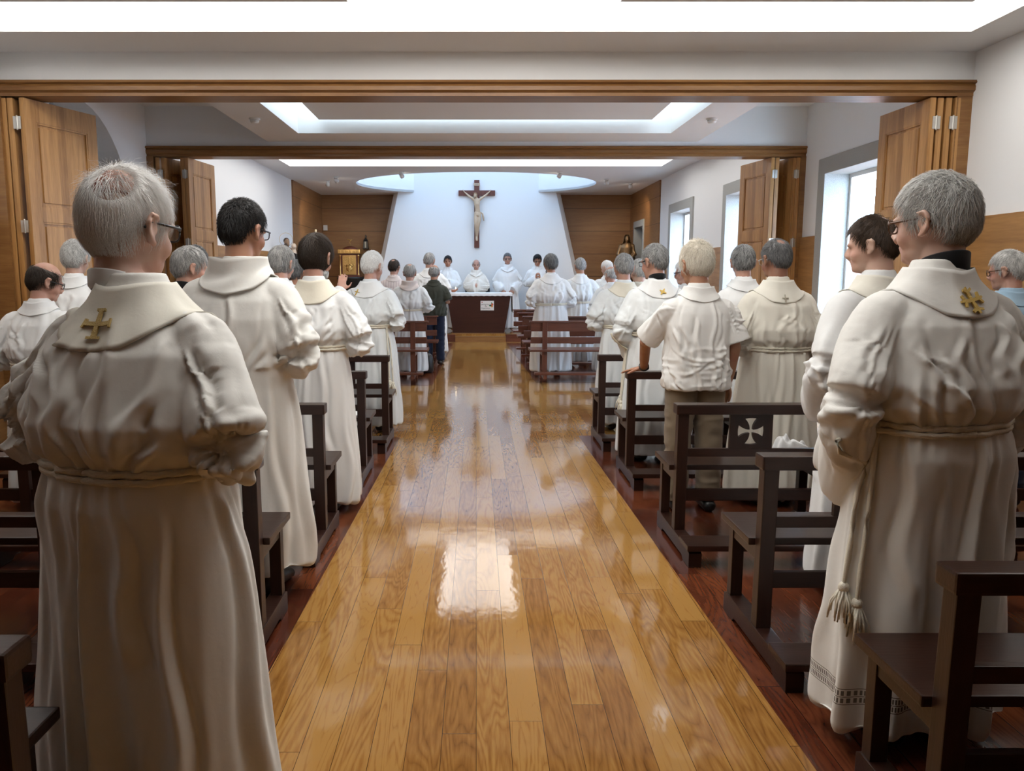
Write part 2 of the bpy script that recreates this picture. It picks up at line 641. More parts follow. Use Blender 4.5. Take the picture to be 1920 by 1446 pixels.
class G:
    """numpy geometry: closed lofts, tubes and ellipsoids"""

    def __init__(self):
        self.v = []
        self.F = []
        self.n = 0

    def V(self):
        return np.concatenate(self.v) if self.v else np.zeros((0, 3))

    def add(self, V, F):
        self.F += [tuple(i + self.n for i in f) for f in F]
        self.v.append(np.asarray(V, float))
        self.n += len(V)
        return self

    def sphere(self, c, r, rot=None, n=20, m=12):
        V = [(0, 0, 1)]
        for j in range(1, m):
            a = PI * j / m
            for i in range(n):
                t = 2 * PI * i / n
                V.append((math.sin(a) * math.cos(t), math.sin(a) * math.sin(t), math.cos(a)))
        V.append((0, 0, -1))
        F = []
        for i in range(n):
            F.append((0, 1 + i, 1 + (i + 1) % n))
        for j in range(m - 2):
            for i in range(n):
                a = 1 + j * n + i
                b = 1 + j * n + (i + 1) % n
                F.append((a, a + n, b + n, b))
        e = len(V) - 1
        for i in range(n):
            F.append((e, e - n + (i + 1) % n, e - n + i))
        V = np.array(V) * (np.array(r) if hasattr(r, '__len__') else r)
        if rot is not None:
            V = V @ np.array(Euler(rot).to_matrix()).T
        return self.add(V + np.array(c), F)

    def loft(self, rings, cap=True, closed=True):
        n = len(rings[0])
        V = np.concatenate([np.asarray(r, float) for r in rings])
        F = []
        for j in range(len(rings) - 1):
            for i in range(n if closed else n - 1):
                a, b = j * n + i, j * n + (i + 1) % n
                F.append((a, b, b + n, a + n))
        if cap:
            F.append(tuple(range(n - 1, -1, -1)))
            k = (len(rings) - 1) * n
            F.append(tuple(range(k, k + n)))
        return self.add(V, F)

    def tube(self, pts, rad, n=12, up=(0, 0, 1), round_ends=True, twist=None):
        """RAD: scalar, list of scalars, or list of (side, up) pairs"""
        pts = [np.array(p, float) for p in pts]
        k = len(pts)
        rad = [rad] * k if not hasattr(rad, '__len__') else list(rad)
        rad = [(r, r) if not hasattr(r, '__len__') else r for r in rad]
        if round_ends:
            d0 = pts[0] - pts[1]
            d0 /= np.linalg.norm(d0)
            d1 = pts[-1] - pts[-2]
            d1 /= np.linalg.norm(d1)
            r0, r1 = min(rad[0]), min(rad[-1])
            pts = [pts[0] + d0 * r0 * .9, pts[0] + d0 * r0 * .6] + pts + [pts[-1] + d1 * r1 * .6, pts[-1] + d1 * r1 * .9]
            s = lambda r, f: (r[0] * f, r[1] * f)
            rad = [s(rad[0], .35), s(rad[0], .78)] + rad + [s(rad[-1], .78), s(rad[-1], .35)]
            k = len(pts)
        rings = []
        upv = np.array(up, float)
        for i in range(k):
            t = pts[min(i + 1, k - 1)] - pts[max(i - 1, 0)]
            t /= np.linalg.norm(t) + 1e-9
            a = np.cross(t, upv)
            if np.linalg.norm(a) < 0.08:
                a = np.cross(t, np.array((0, 1, 0.01)))
            a /= np.linalg.norm(a)
            b = np.cross(a, t)
            th = np.linspace(0, 2 * PI, n, endpoint=False)
            f = np.ones(n)
            if twist is not None:
                f = 1 + 0.22 * np.cos(2 * (th + twist * i))
            rings.append(pts[i] + (np.outer(np.cos(th) * rad[i][0] * f, a) - np.outer(np.sin(th) * rad[i][1] * f, b)))
        return self.loft(rings)

    def lathe(self, prof, c=(0, 0, 0), n=24, sx=1, sy=1):
        rings = []
        th = np.linspace(0, 2 * PI, n, endpoint=False)
        for r, z in prof:
            rings.append(np.stack([c[0] + sx * r * np.cos(th), c[1] + sy * r * np.sin(th), np.full(n, c[2] + z)], 1))
        return self.loft(rings)

    def build(self, name, mat, parent=None, smooth=True, loc=None, rot=None):
        return link(name, mesh_from(name, self.V(), self.F, smooth), mat, parent, loc, rot)


def remesh(g, voxel, it=4):
    me = mesh_from('tmp', g.V(), g.F)
    o = bpy.data.objects.new('tmp', me)
    COL.objects.link(o)
    md = o.modifiers.new('r', 'REMESH')
    md.mode = 'VOXEL'
    md.voxel_size = voxel
    if it:
        sm = o.modifiers.new('s', 'SMOOTH')
        sm.factor = 0.5
        sm.iterations = it
    dg = bpy.context.evaluated_depsgraph_get()
    ev = o.evaluated_get(dg)
    m2 = ev.to_mesh()
    V = np.empty(len(m2.vertices) * 3)
    m2.vertices.foreach_get('co', V)
    N = np.empty(len(m2.vertices) * 3)
    m2.vertices.foreach_get('normal', N)
    F = [tuple(p.vertices) for p in m2.polygons]
    ev.to_mesh_clear()
    bpy.data.objects.remove(o)
    bpy.data.meshes.remove(me)
    return V.reshape(-1, 3), N.reshape(-1, 3), F


def hash3(i, j, k, seed):
    h = (i * 374761393 + j * 668265263 + k * 2147483647 + seed * 974711) & 0xFFFFFFFF
    h = ((h ^ (h >> 13)) * 1274126177) & 0xFFFFFFFF
    h = (h ^ (h >> 16)) & 0xFFFFFFFF
    return h / 4294967295.0


def vnoise(P, seed=0):
    """value noise -1..1 of Nx3 points"""
    P = np.asarray(P, float)
    I = np.floor(P).astype(np.int64)
    f = P - I
    f = f * f * (3 - 2 * f)
    r = 0
    for a in (0, 1):
        for b in (0, 1):
            for c in (0, 1):
                w = (f[:, 0] if a else 1 - f[:, 0]) * (f[:, 1] if b else 1 - f[:, 1]) * (f[:, 2] if c else 1 - f[:, 2])
                r = r + w * hash3(I[:, 0] + a, I[:, 1] + b, I[:, 2] + c, seed)
    return r * 2 - 1


def sstep(x, a, b):
    t = np.clip((x - a) / (b - a), 0, 1)
    return t * t * (3 - 2 * t)


def curve_pts(pts, n):
    """Catmull-Rom through PTS, N samples per span"""
    P = [np.array(p, float) for p in pts]
    P = [2 * P[0] - P[1]] + P + [2 * P[-1] - P[-2]]
    out = []
    for i in range(1, len(P) - 2):
        for k in range(n):
            t = k / n
            a, b, c, d = P[i - 1:i + 3]
            out.append(.5 * (2 * b + (c - a) * t + (2 * a - 5 * b + 4 * c - d) * t * t + (3 * b - a - 3 * c + d) * t ** 3))
    out.append(P[-2])
    return out

# ================================================================== the room
XW = 3.88            # inner faces of the long walls
Y0, D1, D2, YB = -3.2, 6.5, 9.7, 20.4
Z1, Z2, Z3 = 3.19, 3.43, 3.46


def wall_boxes(x0, x1, y0, y1, z0, z1, holes):
    """a wall along y with rectangular openings (ya, yb, za, zb)"""
    m = MB()
    cur = y0
    for ya, yb, za, zb in sorted(holes):
        if ya > cur:
            m.box(x0, x1, cur, ya, z0, z1)
        if za > z0:
            m.box(x0, x1, ya, yb, z0, za)
        if zb < z1:
            m.box(x0, x1, ya, yb, zb, z1)
        cur = yb
    if y1 > cur:
        m.box(x0, x1, cur, y1, z0, z1)
    return m


WIN = [(6.98, 9.08, 0.0, 2.59), (11.2, 12.62, 0.0, 2.70), (14.72, 16.18, 0.0, 2.70)]
NICHE = (18.75, 19.75, 0.0, 2.62)
struct(wall_boxes(XW, XW + 0.32, Y0, YB + .3, 0, 3.6, WIN + [NICHE]).build('wall_right', M_WHITE))

# left wall, with an arched opening in the middle room
m = wall_boxes(-XW - 0.32, -XW, Y0, YB + .3, 0, 3.6, [(6.95, 9.25, 0.0, 3.42)])
arc = [(6.95, 1.9)]
for k in range(25):
    a = PI - PI * k / 24
    arc.append((8.1 + 1.15 * math.cos(a), 1.9 + 1.28 * math.sin(a)))
poly = [(6.95, 3.42)] + arc[1:] + [(9.25, 3.42)]
for k in range(len(arc) - 2):
    y_a, z_a = arc[1 + k]
    y_b, z_b = arc[2 + k]
    m.prism([(y_a, z_a), (y_b, z_b), (y_b, 3.42), (y_a, 3.42)], 'X', -XW - 0.32, -XW)
struct(m.build('wall_left', M_WHITE))
struct(MB().box(-6.2, -6.0, 6.0, 10.2, 0, 3.6).box(-6.2, -XW - .32, 6.0, 6.2, 0, 3.6).box(-6.2, -XW - .32, 10.0, 10.2, 0, 3.6)
       .box(-6.2, -XW - .32, 6.0, 10.2, 3.5, 3.6).box(-6.2, -XW - .32, 6.0, 10.2, -.05, 0).build('wall_passage', M_WHITE))
struct(MB().box(-XW - .3, XW + .3, Y0 - .2, Y0, 0, 3.6).build('wall_rear', M_OAKWALL))  # unseen behind the camera; dark oak finish added to cut bounced light
struct(MB().box(-XW - .3, XW + .3, YB, YB + .2, 0, 5.0).build('wall_altar', M_WHITE))

# floor: oak walkway, dark boards under the pews set flush into it
struct(MB().box(-XW - .3, XW + .3, Y0, YB + .2, -0.1, 0.0).build('floor', M_FLOOR))


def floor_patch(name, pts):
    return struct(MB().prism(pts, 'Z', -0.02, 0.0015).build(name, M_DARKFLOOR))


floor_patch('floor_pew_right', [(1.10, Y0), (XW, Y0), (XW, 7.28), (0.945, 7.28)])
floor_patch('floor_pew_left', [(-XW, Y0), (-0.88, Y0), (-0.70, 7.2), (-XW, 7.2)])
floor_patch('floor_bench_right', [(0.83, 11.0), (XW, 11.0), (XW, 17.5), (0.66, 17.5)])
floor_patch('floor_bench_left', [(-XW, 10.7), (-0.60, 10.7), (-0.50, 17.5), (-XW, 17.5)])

# altar platform
struct(MB().box(-XW, XW, 17.95, YB, 0, 0.17).build('floor_platform', M_FLOOR))
struct(MB().box(-0.47, 0.66, 17.80, 17.95, 0, 0.125).build('trim_platform_step', M_OAKTRIM))
struct(MB().box(-XW, -0.47, 17.90, 17.95, 0.0, 0.165).box(0.66, XW, 17.90, 17.95, 0, 0.165).build('trim_platform_riser', M_MAHO))


def tray(name_c, x0, x1, y0, y1, z, depth, panels, strength, col, zp=0.02):
    """recess above a ceiling opening: sides, a luminous diffuser on top, plasterboard panels floating below it"""
    m = MB()
    t = 0.05
    m.box(x0 - t, x0, y0 - t, y1 + t, z, z + depth).box(x1, x1 + t, y0 - t, y1 + t, z, z + depth)
    m.box(x0, x1, y0 - t, y0, z, z + depth).box(x0, x1, y1, y1 + t, z, z + depth)
    struct(m.build(name_c + '_recess', M_CEIL))
    e = MB().box(x0, x1, y0, y1, z + depth, z + depth + .03).build('light_diffuser', emit(name_c + '_glow', col, strength))
    tag(e, {'ceiling_front': 'glowing white light panel above the floating ceiling boards nearest the camera',
            'ceiling_middle': 'bluish glowing light panel inside the recess of the middle ceiling',
            'ceiling_altar': 'glowing white light panel in the ceiling recess in front of the altar'}[name_c], 'ceiling light')
    pm = MB()
    for a, b, c, d in panels:
        pm.box(a, b, c, d, z + zp, z + zp + .06)
    struct(pm.build(name_c + '_panel', M_CEIL))


def rect(x0, x1, y0, y1):
    return [(x0, y0), (x1, y0), (x1, y1), (x0, y1)]


# front room ceiling
T1 = (-3.45, 3.52, 1.65, 5.98)
struct(MB().prism(rect(-XW, XW, Y0, D1), 'Z', Z1, Z1 + .05, holes=[rect(*T1)]).build('ceiling_front', M_CEIL))
tray('ceiling_front', *T1, Z1 + .05, 0.28, [(-3.1, -0.83, 1.72, 5.45), (0.93, 3.2, 1.72, 5.45)], LIT_ROOM1, (1.0, 0.985, 0.95), zp=-.02)
# middle room: high ceiling with a dropped board holding a stepped recess
struct(MB().box(-XW, XW, D1, D2 + .2, Z2, Z2 + .05).build('ceiling_middle', M_CEIL))
T2 = (-1.97, 2.15, 6.95, 9.14)
struct(MB().prism(rect(-2.45, 2.60, D1 + .2, D2), 'Z', 3.03, 3.09, holes=[rect(*T2)])
       .box(-2.45, -2.40, D1 + .2, D2, 3.09, Z2).box(2.55, 2.60, D1 + .2, D2, 3.09, Z2).build('ceiling_drop', M_CEIL))
tray('ceiling_middle', *T2, 3.09, 0.26, [(-1.72, 1.92, 7.2, 9.06)], LIT_ROOM2, (0.72, 0.88, 1.0), zp=0.07)
# altar room ceiling with the light recess and the oval
T3 = (-3.42, 3.40, 10.9, 15.1)
ell = [(0.0 + 2.62 * math.cos(2 * PI * k / 64), 18.0 + 2.1 * math.sin(2 * PI * k / 64)) for k in range(64)]
struct(MB().prism(rect(-XW, XW, D2, YB), 'Z', Z3, Z3 + .05, holes=[rect(*T3), ell]).build('ceiling_altar', M_CEIL))
tray('ceiling_altar', *T3, Z3 + .05, 0.25, [(-2.75, -0.55, 11.3, 14.4), (0.60, 3.02, 11.3, 14.4)], LIT_ROOM3, (1.0, 0.99, 0.96), zp=-.02)
g = G()
n = len(ell)
o_ = [(x * 1.02, 18 + (y - 18) * 1.02) for x, y in ell]
g.loft([[(x, y, Z3) for x, y in ell], [(x, y, 4.9) for x, y in ell], [(x, y, 4.9) for x, y in o_], [(x, y, Z3 + .05) for x, y in o_], [(x, y, Z3) for x, y in ell]], cap=False)
struct(g.build('ceiling_oval_shaft', M_WHITE))
ov = MB().prism(ell, 'Z', 4.9, 4.93).build('oval_skylight', emit('skylight_glow', (0.48, 0.70, 1.0), LIT_OVAL))
tag(ov, 'pale blue oval skylight high above the white altar wall', 'skylight')

# partition headers above the two wide openings, with moulded oak beams
for nm, y, zc in (('wall_header_front', D1, Z1), ('wall_header_middle', D2, Z2)):
    struct(MB().box(-XW, XW, y, y + .2, 2.90, 3.6).build(nm, M_WHITE))
for nm, y in (('trim_beam_front', D1), ('trim_beam_middle', D2)):
    prof = [(y - .035, 2.975), (y + .235, 2.975), (y + .235, 2.86), (y - .005, 2.86), (y - .005, 2.885), (y - .03, 2.90), (y - .03, 2.93), (y - .02, 2.945), (y - .045, 2.955)]
    struct(MB().prism(prof, 'X', -XW, XW).build(nm, M_OAKTRIM))
struct(MB().box(-XW, -3.72, D1 - .02, D1 + .22, 0, 2.86).box(3.76, XW, D1 + .0, D1 + .22, 0, 2.86).build('trim_jamb_front', M_OAKTRIM))
struct(MB().box(-XW, -3.80, D2 - .02, D2 + .22, 0, 2.86).box(3.82, XW, D2 - .02, D2 + .22, 0, 2.86).build('trim_jamb_middle', M_OAKTRIM))

# wood wainscot
m = MB()
for y0, y1 in ((Y0, D1 - .02), (D1 + .3, 6.80), (9.24, D2 - .02), (D2 + .3, 11.0), (12.8, 14.5), (16.35, 17.2)):
    m.box(XW - .025, XW, y0, y1, 0, 1.92, 0.004)
struct(m.build('trim_wainscot_right', M_OAKWALL))
m = MB()
for y0, y1 in ((Y0, D1 - .02), (9.3, D2 - .02), (D2 + .3, 17.2)):
    m.box(-XW, -XW + .025, y0, y1, 0, 1.92, 0.004)
struct(m.build('trim_wainscot_left', M_OAKWALL))

# altar end: panelled in oak, white leaning wall in front of it
struct(MB().box(-XW, XW, YB - .03, YB, 0, Z3).build('wall_altar_panel', M_OAKAPSE))
struct(MB().box(-XW, -XW + .03, 17.2, YB - .03, 0, Z3).build('wall_altar_left', M_OAKSIDE))
m = wall_boxes(XW - .03, XW, 17.2, YB - .03, 0, Z3, [NICHE])
struct(m.build('wall_altar_right', M_OAKSIDE))
g = G()
fr = [(-2.62, .17), (2.70, .17), (1.90, 3.56), (1.90, 4.9), (-1.86, 4.9), (-1.86, 3.56)]
g.loft([[(x, 19.72, z) for x, z in fr], [(x + math.copysign(.13, x), 19.98, z) for x, z in fr]])
struct(g.build('wall_apse', M_WHITE, smooth=False))
# doorway on the right side wall beside the bronze figure
m = MB()
y0, y1, z0, z1 = NICHE
m.box(XW - .05, XW + .30, y0 - .10, y0 + .006, 0, z1 + .14).box(XW - .05, XW + .30, y1 - .006, y1 + .10, 0, z1 + .14).box(XW - .05, XW + .30, y0, y1, z1 - .006, z1 + .14)
struct(m.build('door_frame', M_GRANITE))
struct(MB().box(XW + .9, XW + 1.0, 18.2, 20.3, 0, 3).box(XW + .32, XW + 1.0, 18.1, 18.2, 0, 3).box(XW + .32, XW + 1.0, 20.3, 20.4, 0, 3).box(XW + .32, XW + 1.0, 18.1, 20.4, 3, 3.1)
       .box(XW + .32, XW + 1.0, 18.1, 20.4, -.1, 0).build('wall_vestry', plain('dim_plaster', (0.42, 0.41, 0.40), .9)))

# granite-framed windows
for k, (y0, y1, z0, z1) in enumerate(WIN):
    m = MB()
    fw = 0.17
    a, b = XW - .03, XW + .34
    e = .006
    m.box(a, b, y1 - e, y1 + fw, 0, z1 + .17, .008).box(a, b, y0 - fw, y0 + e, 0, z1 + .17, .008).box(a, b, y0, y1, z1 - e, z1 + .17, .008)
    r = struct(m.build('window_%d' % (k + 1), M_GRANITE))
    f = MB()
    s = 0.05
    xa, xb = XW + .25, XW + .31
    f.box(xa, xb, y0, y0 + s, 0, z1).box(xa, xb, y1 - s, y1, 0, z1).box(xa, xb, y0 + s, y1 - s, z1 - s, z1).box(xa, xb, y0 + s, y1 - s, 0, s)
    f.build('window_frame', M_WHITEPL, r)
    MB().box(XW + .275, XW + .281, y0 + s, y1 - s, s, z1 - s).build('pane', pane_glass(), r)
# what stands outside the windows: a pale pink garden wall and light paving
tag(MB().box(5.6, 5.8, 6.0, 18.0, -.1, 1.86).build('garden_wall', plain('pink_render', (0.72, 0.40, 0.31), .9, var=.06)),
    'pink rendered garden wall outside the large window', 'wall')
struct(MB().box(XW + .33, 14, 2, 22, -.14, -.1).build('ground_outside', plain('pale_paving', (0.7, 0.7, 0.68), .9)))


# ------------------------------------------------------------------ folding doors
def leaf(parent, w, h, x, y, ang):
    """one panelled oak leaf, hinged at (x, y), turned by ANG from the +y direction"""
    t = 0.045
    m = MB()
    st = 0.11
    m.box(-t / 2, t / 2, 0, st, 0, h, .003).box(-t / 2, t / 2, w - st, w, 0, h, .003)
    for z0, z1 in ((0, .2), (.95, 1.1), (1.90, 2.02), (h - .17, h)):
        m.box(-t / 2, t / 2, st, w - st, z0, z1, .003)
    o = m.build('leaf', M_OAKDOOR, parent, loc=(x, y, 0))
    o.rotation_euler = (0, 0, ang)
    pm = MB()
    for z0, z1 in ((.2, .95), (1.1, 1.90), (2.02, h - .17)):
        pm.box(-t / 2 + .016, t / 2 - .016, st, w - st, z0, z1)
        pm.box(-t / 2 + .006, t / 2 - .006, st + .035, w - st - .035, z0 + .035, z1 - .035, .006)
    pm.build('panel', M_OAKDOOR, o)
    mo = MB()
    for z0, z1 in ((.2, .95), (1.1, 1.90), (2.02, h - .17)):
        for s in (-1, 1):
            x0, x1 = sorted((s * t / 2 - s * .004, s * t / 2 - s * .018))
            mo.box(x0, x1, st, st + .014, z0, z1).box(x0, x1, w - st - .014, w - st, z0, z1).box(x0, x1, st, w - st, z0, z0 + .014).box(x0, x1, st, w - st, z1 - .014, z1)
    mo.build('moulding', M_OAKDOOR, o)
    return o


def hinge(parent, x, y, z, c):
    g = G()
    g.tube([(x, y, z - .05), (x, y, z + .05)], .008, 10)
    m = MB()
    m.geo(g)
    m.box(x - .03, x - .006, y - .002, y + .006, z - .048, z + .048).box(x + .006, x + .03, y - .002, y + .006, z - .048, z + .048)
    m.build('hinge', c, parent)


def stack(n, y, leaves, hinges, label):
    r = empty('door_%d' % n, (0, y, 0))
    r['kind'] = 'structure'
    r['label'] = label
    for x, yy, ang, w in leaves:
        leaf(r, w, 2.85, x, yy, ang)
    for x, yy in hinges:
        for z in (2.66, 1.86, .4):
            hinge(r, x, yy, z, M_STEEL)
    return r


yw = D1
stack(1, yw, [(3.575, .0, .035, .74), (3.640, .01, -.01, .74), (3.705, .01, .008, .74), (3.77, .0, -.004, .74)], [(3.608, -.004), (3.74, -.004)],
      'honey oak folding door stacked at the right side of the front opening')
stack(2, yw, [(-3.56, .0, -.30, .76), (-3.655, .01, -.02, .74), (-3.71, .01, .0, .74)], [(-3.60, -.006)],
      'honey oak folding door opened at the left side of the front opening')
stack(3, D2, [(3.50, .0, .17, .74), (3.555, .01, -.02, .74), (3.76, .01, .22, .74), (3.80, .0, .0, .74)], [(3.525, -.004), (3.78, -.004)],
      'oak folding door stacked at the right side of the middle opening')
stack(4, D2, [(-3.42, .0, -.10, .74), (-3.47, .01, .0, .74), (-3.70, .01, -.26, .74), (-3.76, .0, .0, .74)], [(-3.44, -.004), (-3.73, -.004)],
      'dark shaded oak folding door stacked at the left side of the middle opening')

# ------------------------------------------------------------------ small fittings on the ceiling
for (x, y, z), lab in (((-2.22, 8.3, 3.03), 'round white smoke detector on the dropped ceiling, left one'), ((2.36, 8.3, 3.03), 'round white smoke detector on the dropped ceiling, right one')):
    r = empty('smoke_detector', (x, y, z))
    tag(r, lab, 'smoke detector', 'smoke detectors')
    G().lathe([(.005, 0), (.055, 0), (.055, -.012), (.05, -.016), (.005, -.016)]).build('base', M_WHITEPL, r)
    G().lathe([(.005, -.016), (.042, -.016), (.045, -.03), (.036, -.046), (.015, -.05), (.002, -.05)]).build('sensor_head', M_WHITEPL, r)


def spot(loc, aim, lab, power):
    r = empty('spot_lamp', loc)
    tag(r, lab, 'spot lamp', 'small ceiling spots')
    G().lathe([(.002, 0), (.05, 0), (.05, -.02), (.002, -.02)]).build('base', M_WHITEPL, r)
    d = Vector(aim).normalized()
    a = Vector((0, 0, -.06))
    g = G()
    g.tube([(0, 0, -.02), a], .01, 10)
    g.tube([a - d * .04, a + d * .05], [.035, .045], 16, round_ends=False)
    g.build('lamp_head', M_WHITEPL, r)
    g = G()
    e = a + d * .052
    g.tube([e, e + d * .006], .036, 16, round_ends=False)
    g.build('bulb', emit('spot_glow', (1, .9, .75), 40), r)
    l = bpy.data.lights.new('spot_light', 'SPOT')
    l.energy = power
    l.color = (1, .82, .6)
    l.spot_size = 1.5
    l.spot_blend = .6
    l.shadow_soft_size = .04
    o = bpy.data.objects.new('spot_light', l)
    COL.objects.link(o)
    o.parent = r
    o.location = a + d * .08
    o.rotation_euler = d.to_track_quat('-Z', 'Y').to_euler()


spot((-3.15, 17.4, Z3), (-.25, .75, -.65), 'white ceiling spot at the left edge of the altar room, beside the wood panelling', 35)
spot((-2.85, 16.7, Z3), (.2, .8, -.7), 'white ceiling spot just outside the left tip of the oval opening', 30)
spot((-1.45, 15.9, Z3), (.3, .7, -.5), 'white ceiling spot at the near edge of the oval, left of the crucifix', 25)
spot((1.62, 15.9, Z3), (-.3, .7, -.5), 'white ceiling spot at the near edge of the oval, right of the crucifix', 25)
spot((2.72, 17.1, Z3), (.1, .8, -.7), 'white ceiling spot just outside the right tip of the oval opening', 30)
spot((3.35, 17.8, Z3), (.2, .75, -.65), 'white ceiling spot at the right edge of the altar room, above the bronze figure', 35)


# ================================================================== pews
def pattee(cx, cz, r):
    """cross with curved flaring arms, as a 2-D outline"""
    pts = []
    for k in range(4):
        a0 = k * PI / 2
        ca, sa = math.cos(a0), math.sin(a0)
        w0, w1 = r * .13, r * .50
        prof = [(w0 * 1.0, -w0)]
        loc = []
        for t in np.linspace(0, 1, 6):
            loc.append((w0 + (r - w0) * t, -(w0 + (w1 - w0) * t ** 2.2)))
        for t in np.linspace(-.8, .8, 5):
            loc.append((r * (1.0 + .06 * (1 - t * t)), w1 * t))
        for t in np.linspace(1, 0, 6):
            loc.append((w0 + (r - w0) * t, (w0 + (w1 - w0) * t ** 2.2)))
        for u, v in loc[:-1]:
            pts.append((cx + u * ca - v * sa, cz + u * sa + v * ca))
    return pts


PEW_CACHE = {}


def pew(x_end, y, side, label, inset=0.0):
    """side +1: runs from the aisle end x_end to the right; -1: to the left.  y = rear face of the back"""
    r = empty('church_pew', (x_end, y, 0))
    tag(r, label, 'pew', 'dark pews with cut-out crosses')
    s = side

    def bx(m, a, b, *q, **k):
        x0, x1 = sorted((s * a, s * b))
        return m.box(x0, x1, *q, **k)
    LEN = 2.46
    posts = (0.0, .80, 1.60, 2.40)
    key = (s, inset)

    def part(name, fn, mat):
        k = (key, name, fn.__name__ if hasattr(fn, '__name__') else 0, part.i)
        part.i += 1
        if k in PEW_CACHE:
            return link(name, PEW_CACHE[k], None, r)
        m = MB()
        fn(m)
        o = m.build(name, mat, r)
        PEW_CACHE[k] = o.data
        return o
    part.i = 0

    def f_rail(m):
        bx(m, -.012, LEN + .012, -.035, .055, .735, .79, bev=.008)
    part('top_rail', f_rail, M_PEW)

    def f_back(m):
        bx(m, .05, LEN - .05, .0, .028, .500, .545, bev=.004)
    part('back_rail', f_back, M_PEW)

    def f_low(m):
        bx(m, .05, LEN - .05, .0, .028, .255, .32, bev=.004)
    part('stretcher', f_low, M_PEW)
    for i, p in enumerate(posts):
        def f_post(m, p=p):
            x0, x1 = sorted((s * p, s * (p + .058)))
            m.prism([(-.022, .735), (.036, .735), (.044, .46), (.05, .085), (-.012, .085), (-.016, .46)], 'X', x0, x1, bev=.004)
        part('post', f_post, M_PEWV)
    for c in (.40, 1.20, 2.0):
        def f_panel(m, c=c):
            x0, x1 = sorted((s * (c - .115), s * (c + .115)))
            m.prism([(x0, .545), (x1, .545), (x1, .735), (x0, .735)], 'Y', .002, .024, holes=[pattee(s * c, .64, .068)])
        part('cross_panel', f_panel, M_PEWV)

    def f_seat(m):
        bx(m, -.025 + inset, LEN + .025, .045, .40, .415, .445, bev=.006)
    part('seat', f_seat, M_PEW)
    for p in posts:
        p = p + (inset + .02 if p == 0 and inset else 0)

        def f_bracket(m, p=p):
            x0, x1 = sorted((s * (p + .006), s * (p + .05)))
            m.prism([(.04, .415), (.37, .415), (.37, .375), (.32, .355), (.04, .355)], 'X', x0, x1, bev=.003)
        part('seat_bracket', f_bracket, M_PEW)

        def f_leg(m, p=p):
            x0, x1 = sorted((s * (p + .002), s * (p + .052)))
            m.box(x0, x1, .315, .365, .085, .415, bev=.003)
        part('front_leg', f_leg, M_PEWV)

        def f_run(m, p=p):
            x0, x1 = sorted((s * (p - .004), s * (p + .062)))
            m.prism([(.385, .002), (.385, .085), (.36, .095), (-.30, .095), (-.335, .075), (-.335, .002), (-.22, .002), (-.19, .022), (.24, .022), (.27, .002)], 'X', x0, x1, bev=.003)
        part('floor_runner', f_run, M_PEW)

    def f_kneel(m):
        bx(m, -.02, LEN + .02, -.365, -.195, .096, .125, bev=.005)
    part('kneeler', f_kneel, M_PEW)
    return r


pew(1.12, 1.80, 1, 'dark wooden pew nearest the camera on the right of the aisle, bottom right corner')
pew(1.10, 3.00, 1, 'second dark pew on the right, with the tall grey-haired man standing behind it')
pew(1.08, 4.23, 1, 'third dark pew on the right, behind the man in the white shirt')
pew(1.09, 5.70, 1, 'fourth dark pew on the right, the one the white-shirted man leans his hand on')
pew(1.07, 6.92, 1, 'fifth dark pew on the right, last before the cross aisle')
pew(-.865, 1.40, -1, 'dark wooden pew nearest the camera on the left, at the bottom left corner', .16)
pew(-.84, 3.00, -1, 'second dark pew on the left, behind the black-haired man in spectacles')
pew(-.82, 4.23, -1, 'third dark pew on the left, behind the man with long dark brown hair')
pew(-.80, 5.70, -1, 'fourth dark pew on the left, low end just before the white-haired man')
pew(-.76, 6.85, -1, 'fifth dark pew on the left, behind the white-haired man with the gold cross stole')

BEN_CACHE = {}


def bench(x_end, y, side, label, LEN=2.6):
    r = empty('wooden_bench', (x_end, y, 0))
    tag(r, label, 'bench', 'mahogany benches in the altar room')
    s = side

    def part(name, mat, *boxes):
        k = (s, name, boxes)
        if k in BEN_CACHE:
            return link(name, BEN_CACHE[k], None, r)
        m = MB()
        for a, b, *q in boxes:
            x0, x1 = sorted((s * a, s * b))
            m.box(x0, x1, *q, bev=.005)
        o = m.build(name, mat, r)
        BEN_CACHE[k] = o.data
        return o
    part('top_rail', M_MAHO, (-.06, LEN, -.03, .05, .825, .845))
    part('back_board', M_MAHO, (-.04, LEN - .02, .0, .025, .70, .822))
    part('back_slat', M_MAHO, (-.04, LEN - .02, .0, .025, .53, .62))
    part('seat', M_MAHO, (-.05, LEN, .03, .42, .41, .445))
    part('shelf', M_MAHO, (-.05, LEN, -.16, -.03, .43, .455))
    for p in (.12, 1.24, 2.36):
        part('post', M_MAHOV, (p, p + .07, -.03, .0, .0, .825))
        part('leg', M_MAHOV, (p, p + .06, .34, .40, .0, .41))
        part('seat_bearer', M_MAHO, (p, p + .06, .0, .40, .355, .41))
    part('kneeler', M_MAHO, (0, LEN, -.30, -.14, .12, .15))
    for p in (.12, 1.24, 2.36):
        part('kneeler_arm', M_MAHO, (p, p + .05, -.29, .37, .06, .118))
    return r


bench(.80, 11.15, 1, 'reddish bench on the right nearest the cross aisle, slatted back in full view')
bench(.78, 12.45, 1, 'second reddish bench on the right in the altar room')
bench(.76, 13.7, 1, 'third reddish bench on the right in the altar room')
bench(.74, 15.0, 1, 'front reddish bench on the right, closest to the altar')
bench(-.73, 11.15, -1, 'reddish bench on the left nearest the cross aisle, robe hem below its seat')
bench(-.66, 12.6, -1, 'second reddish bench on the left, beside the man in the dark green shirt')
bench(-.60, 14.0, -1, 'front reddish bench on the left, beside the altar')


# ================================================================== people
SKULL_C = np.array((0, .002, .117))
SKULL_R = np.array((.077, .098, .101))
WHORL = np.array((0.02, -.50, .86))


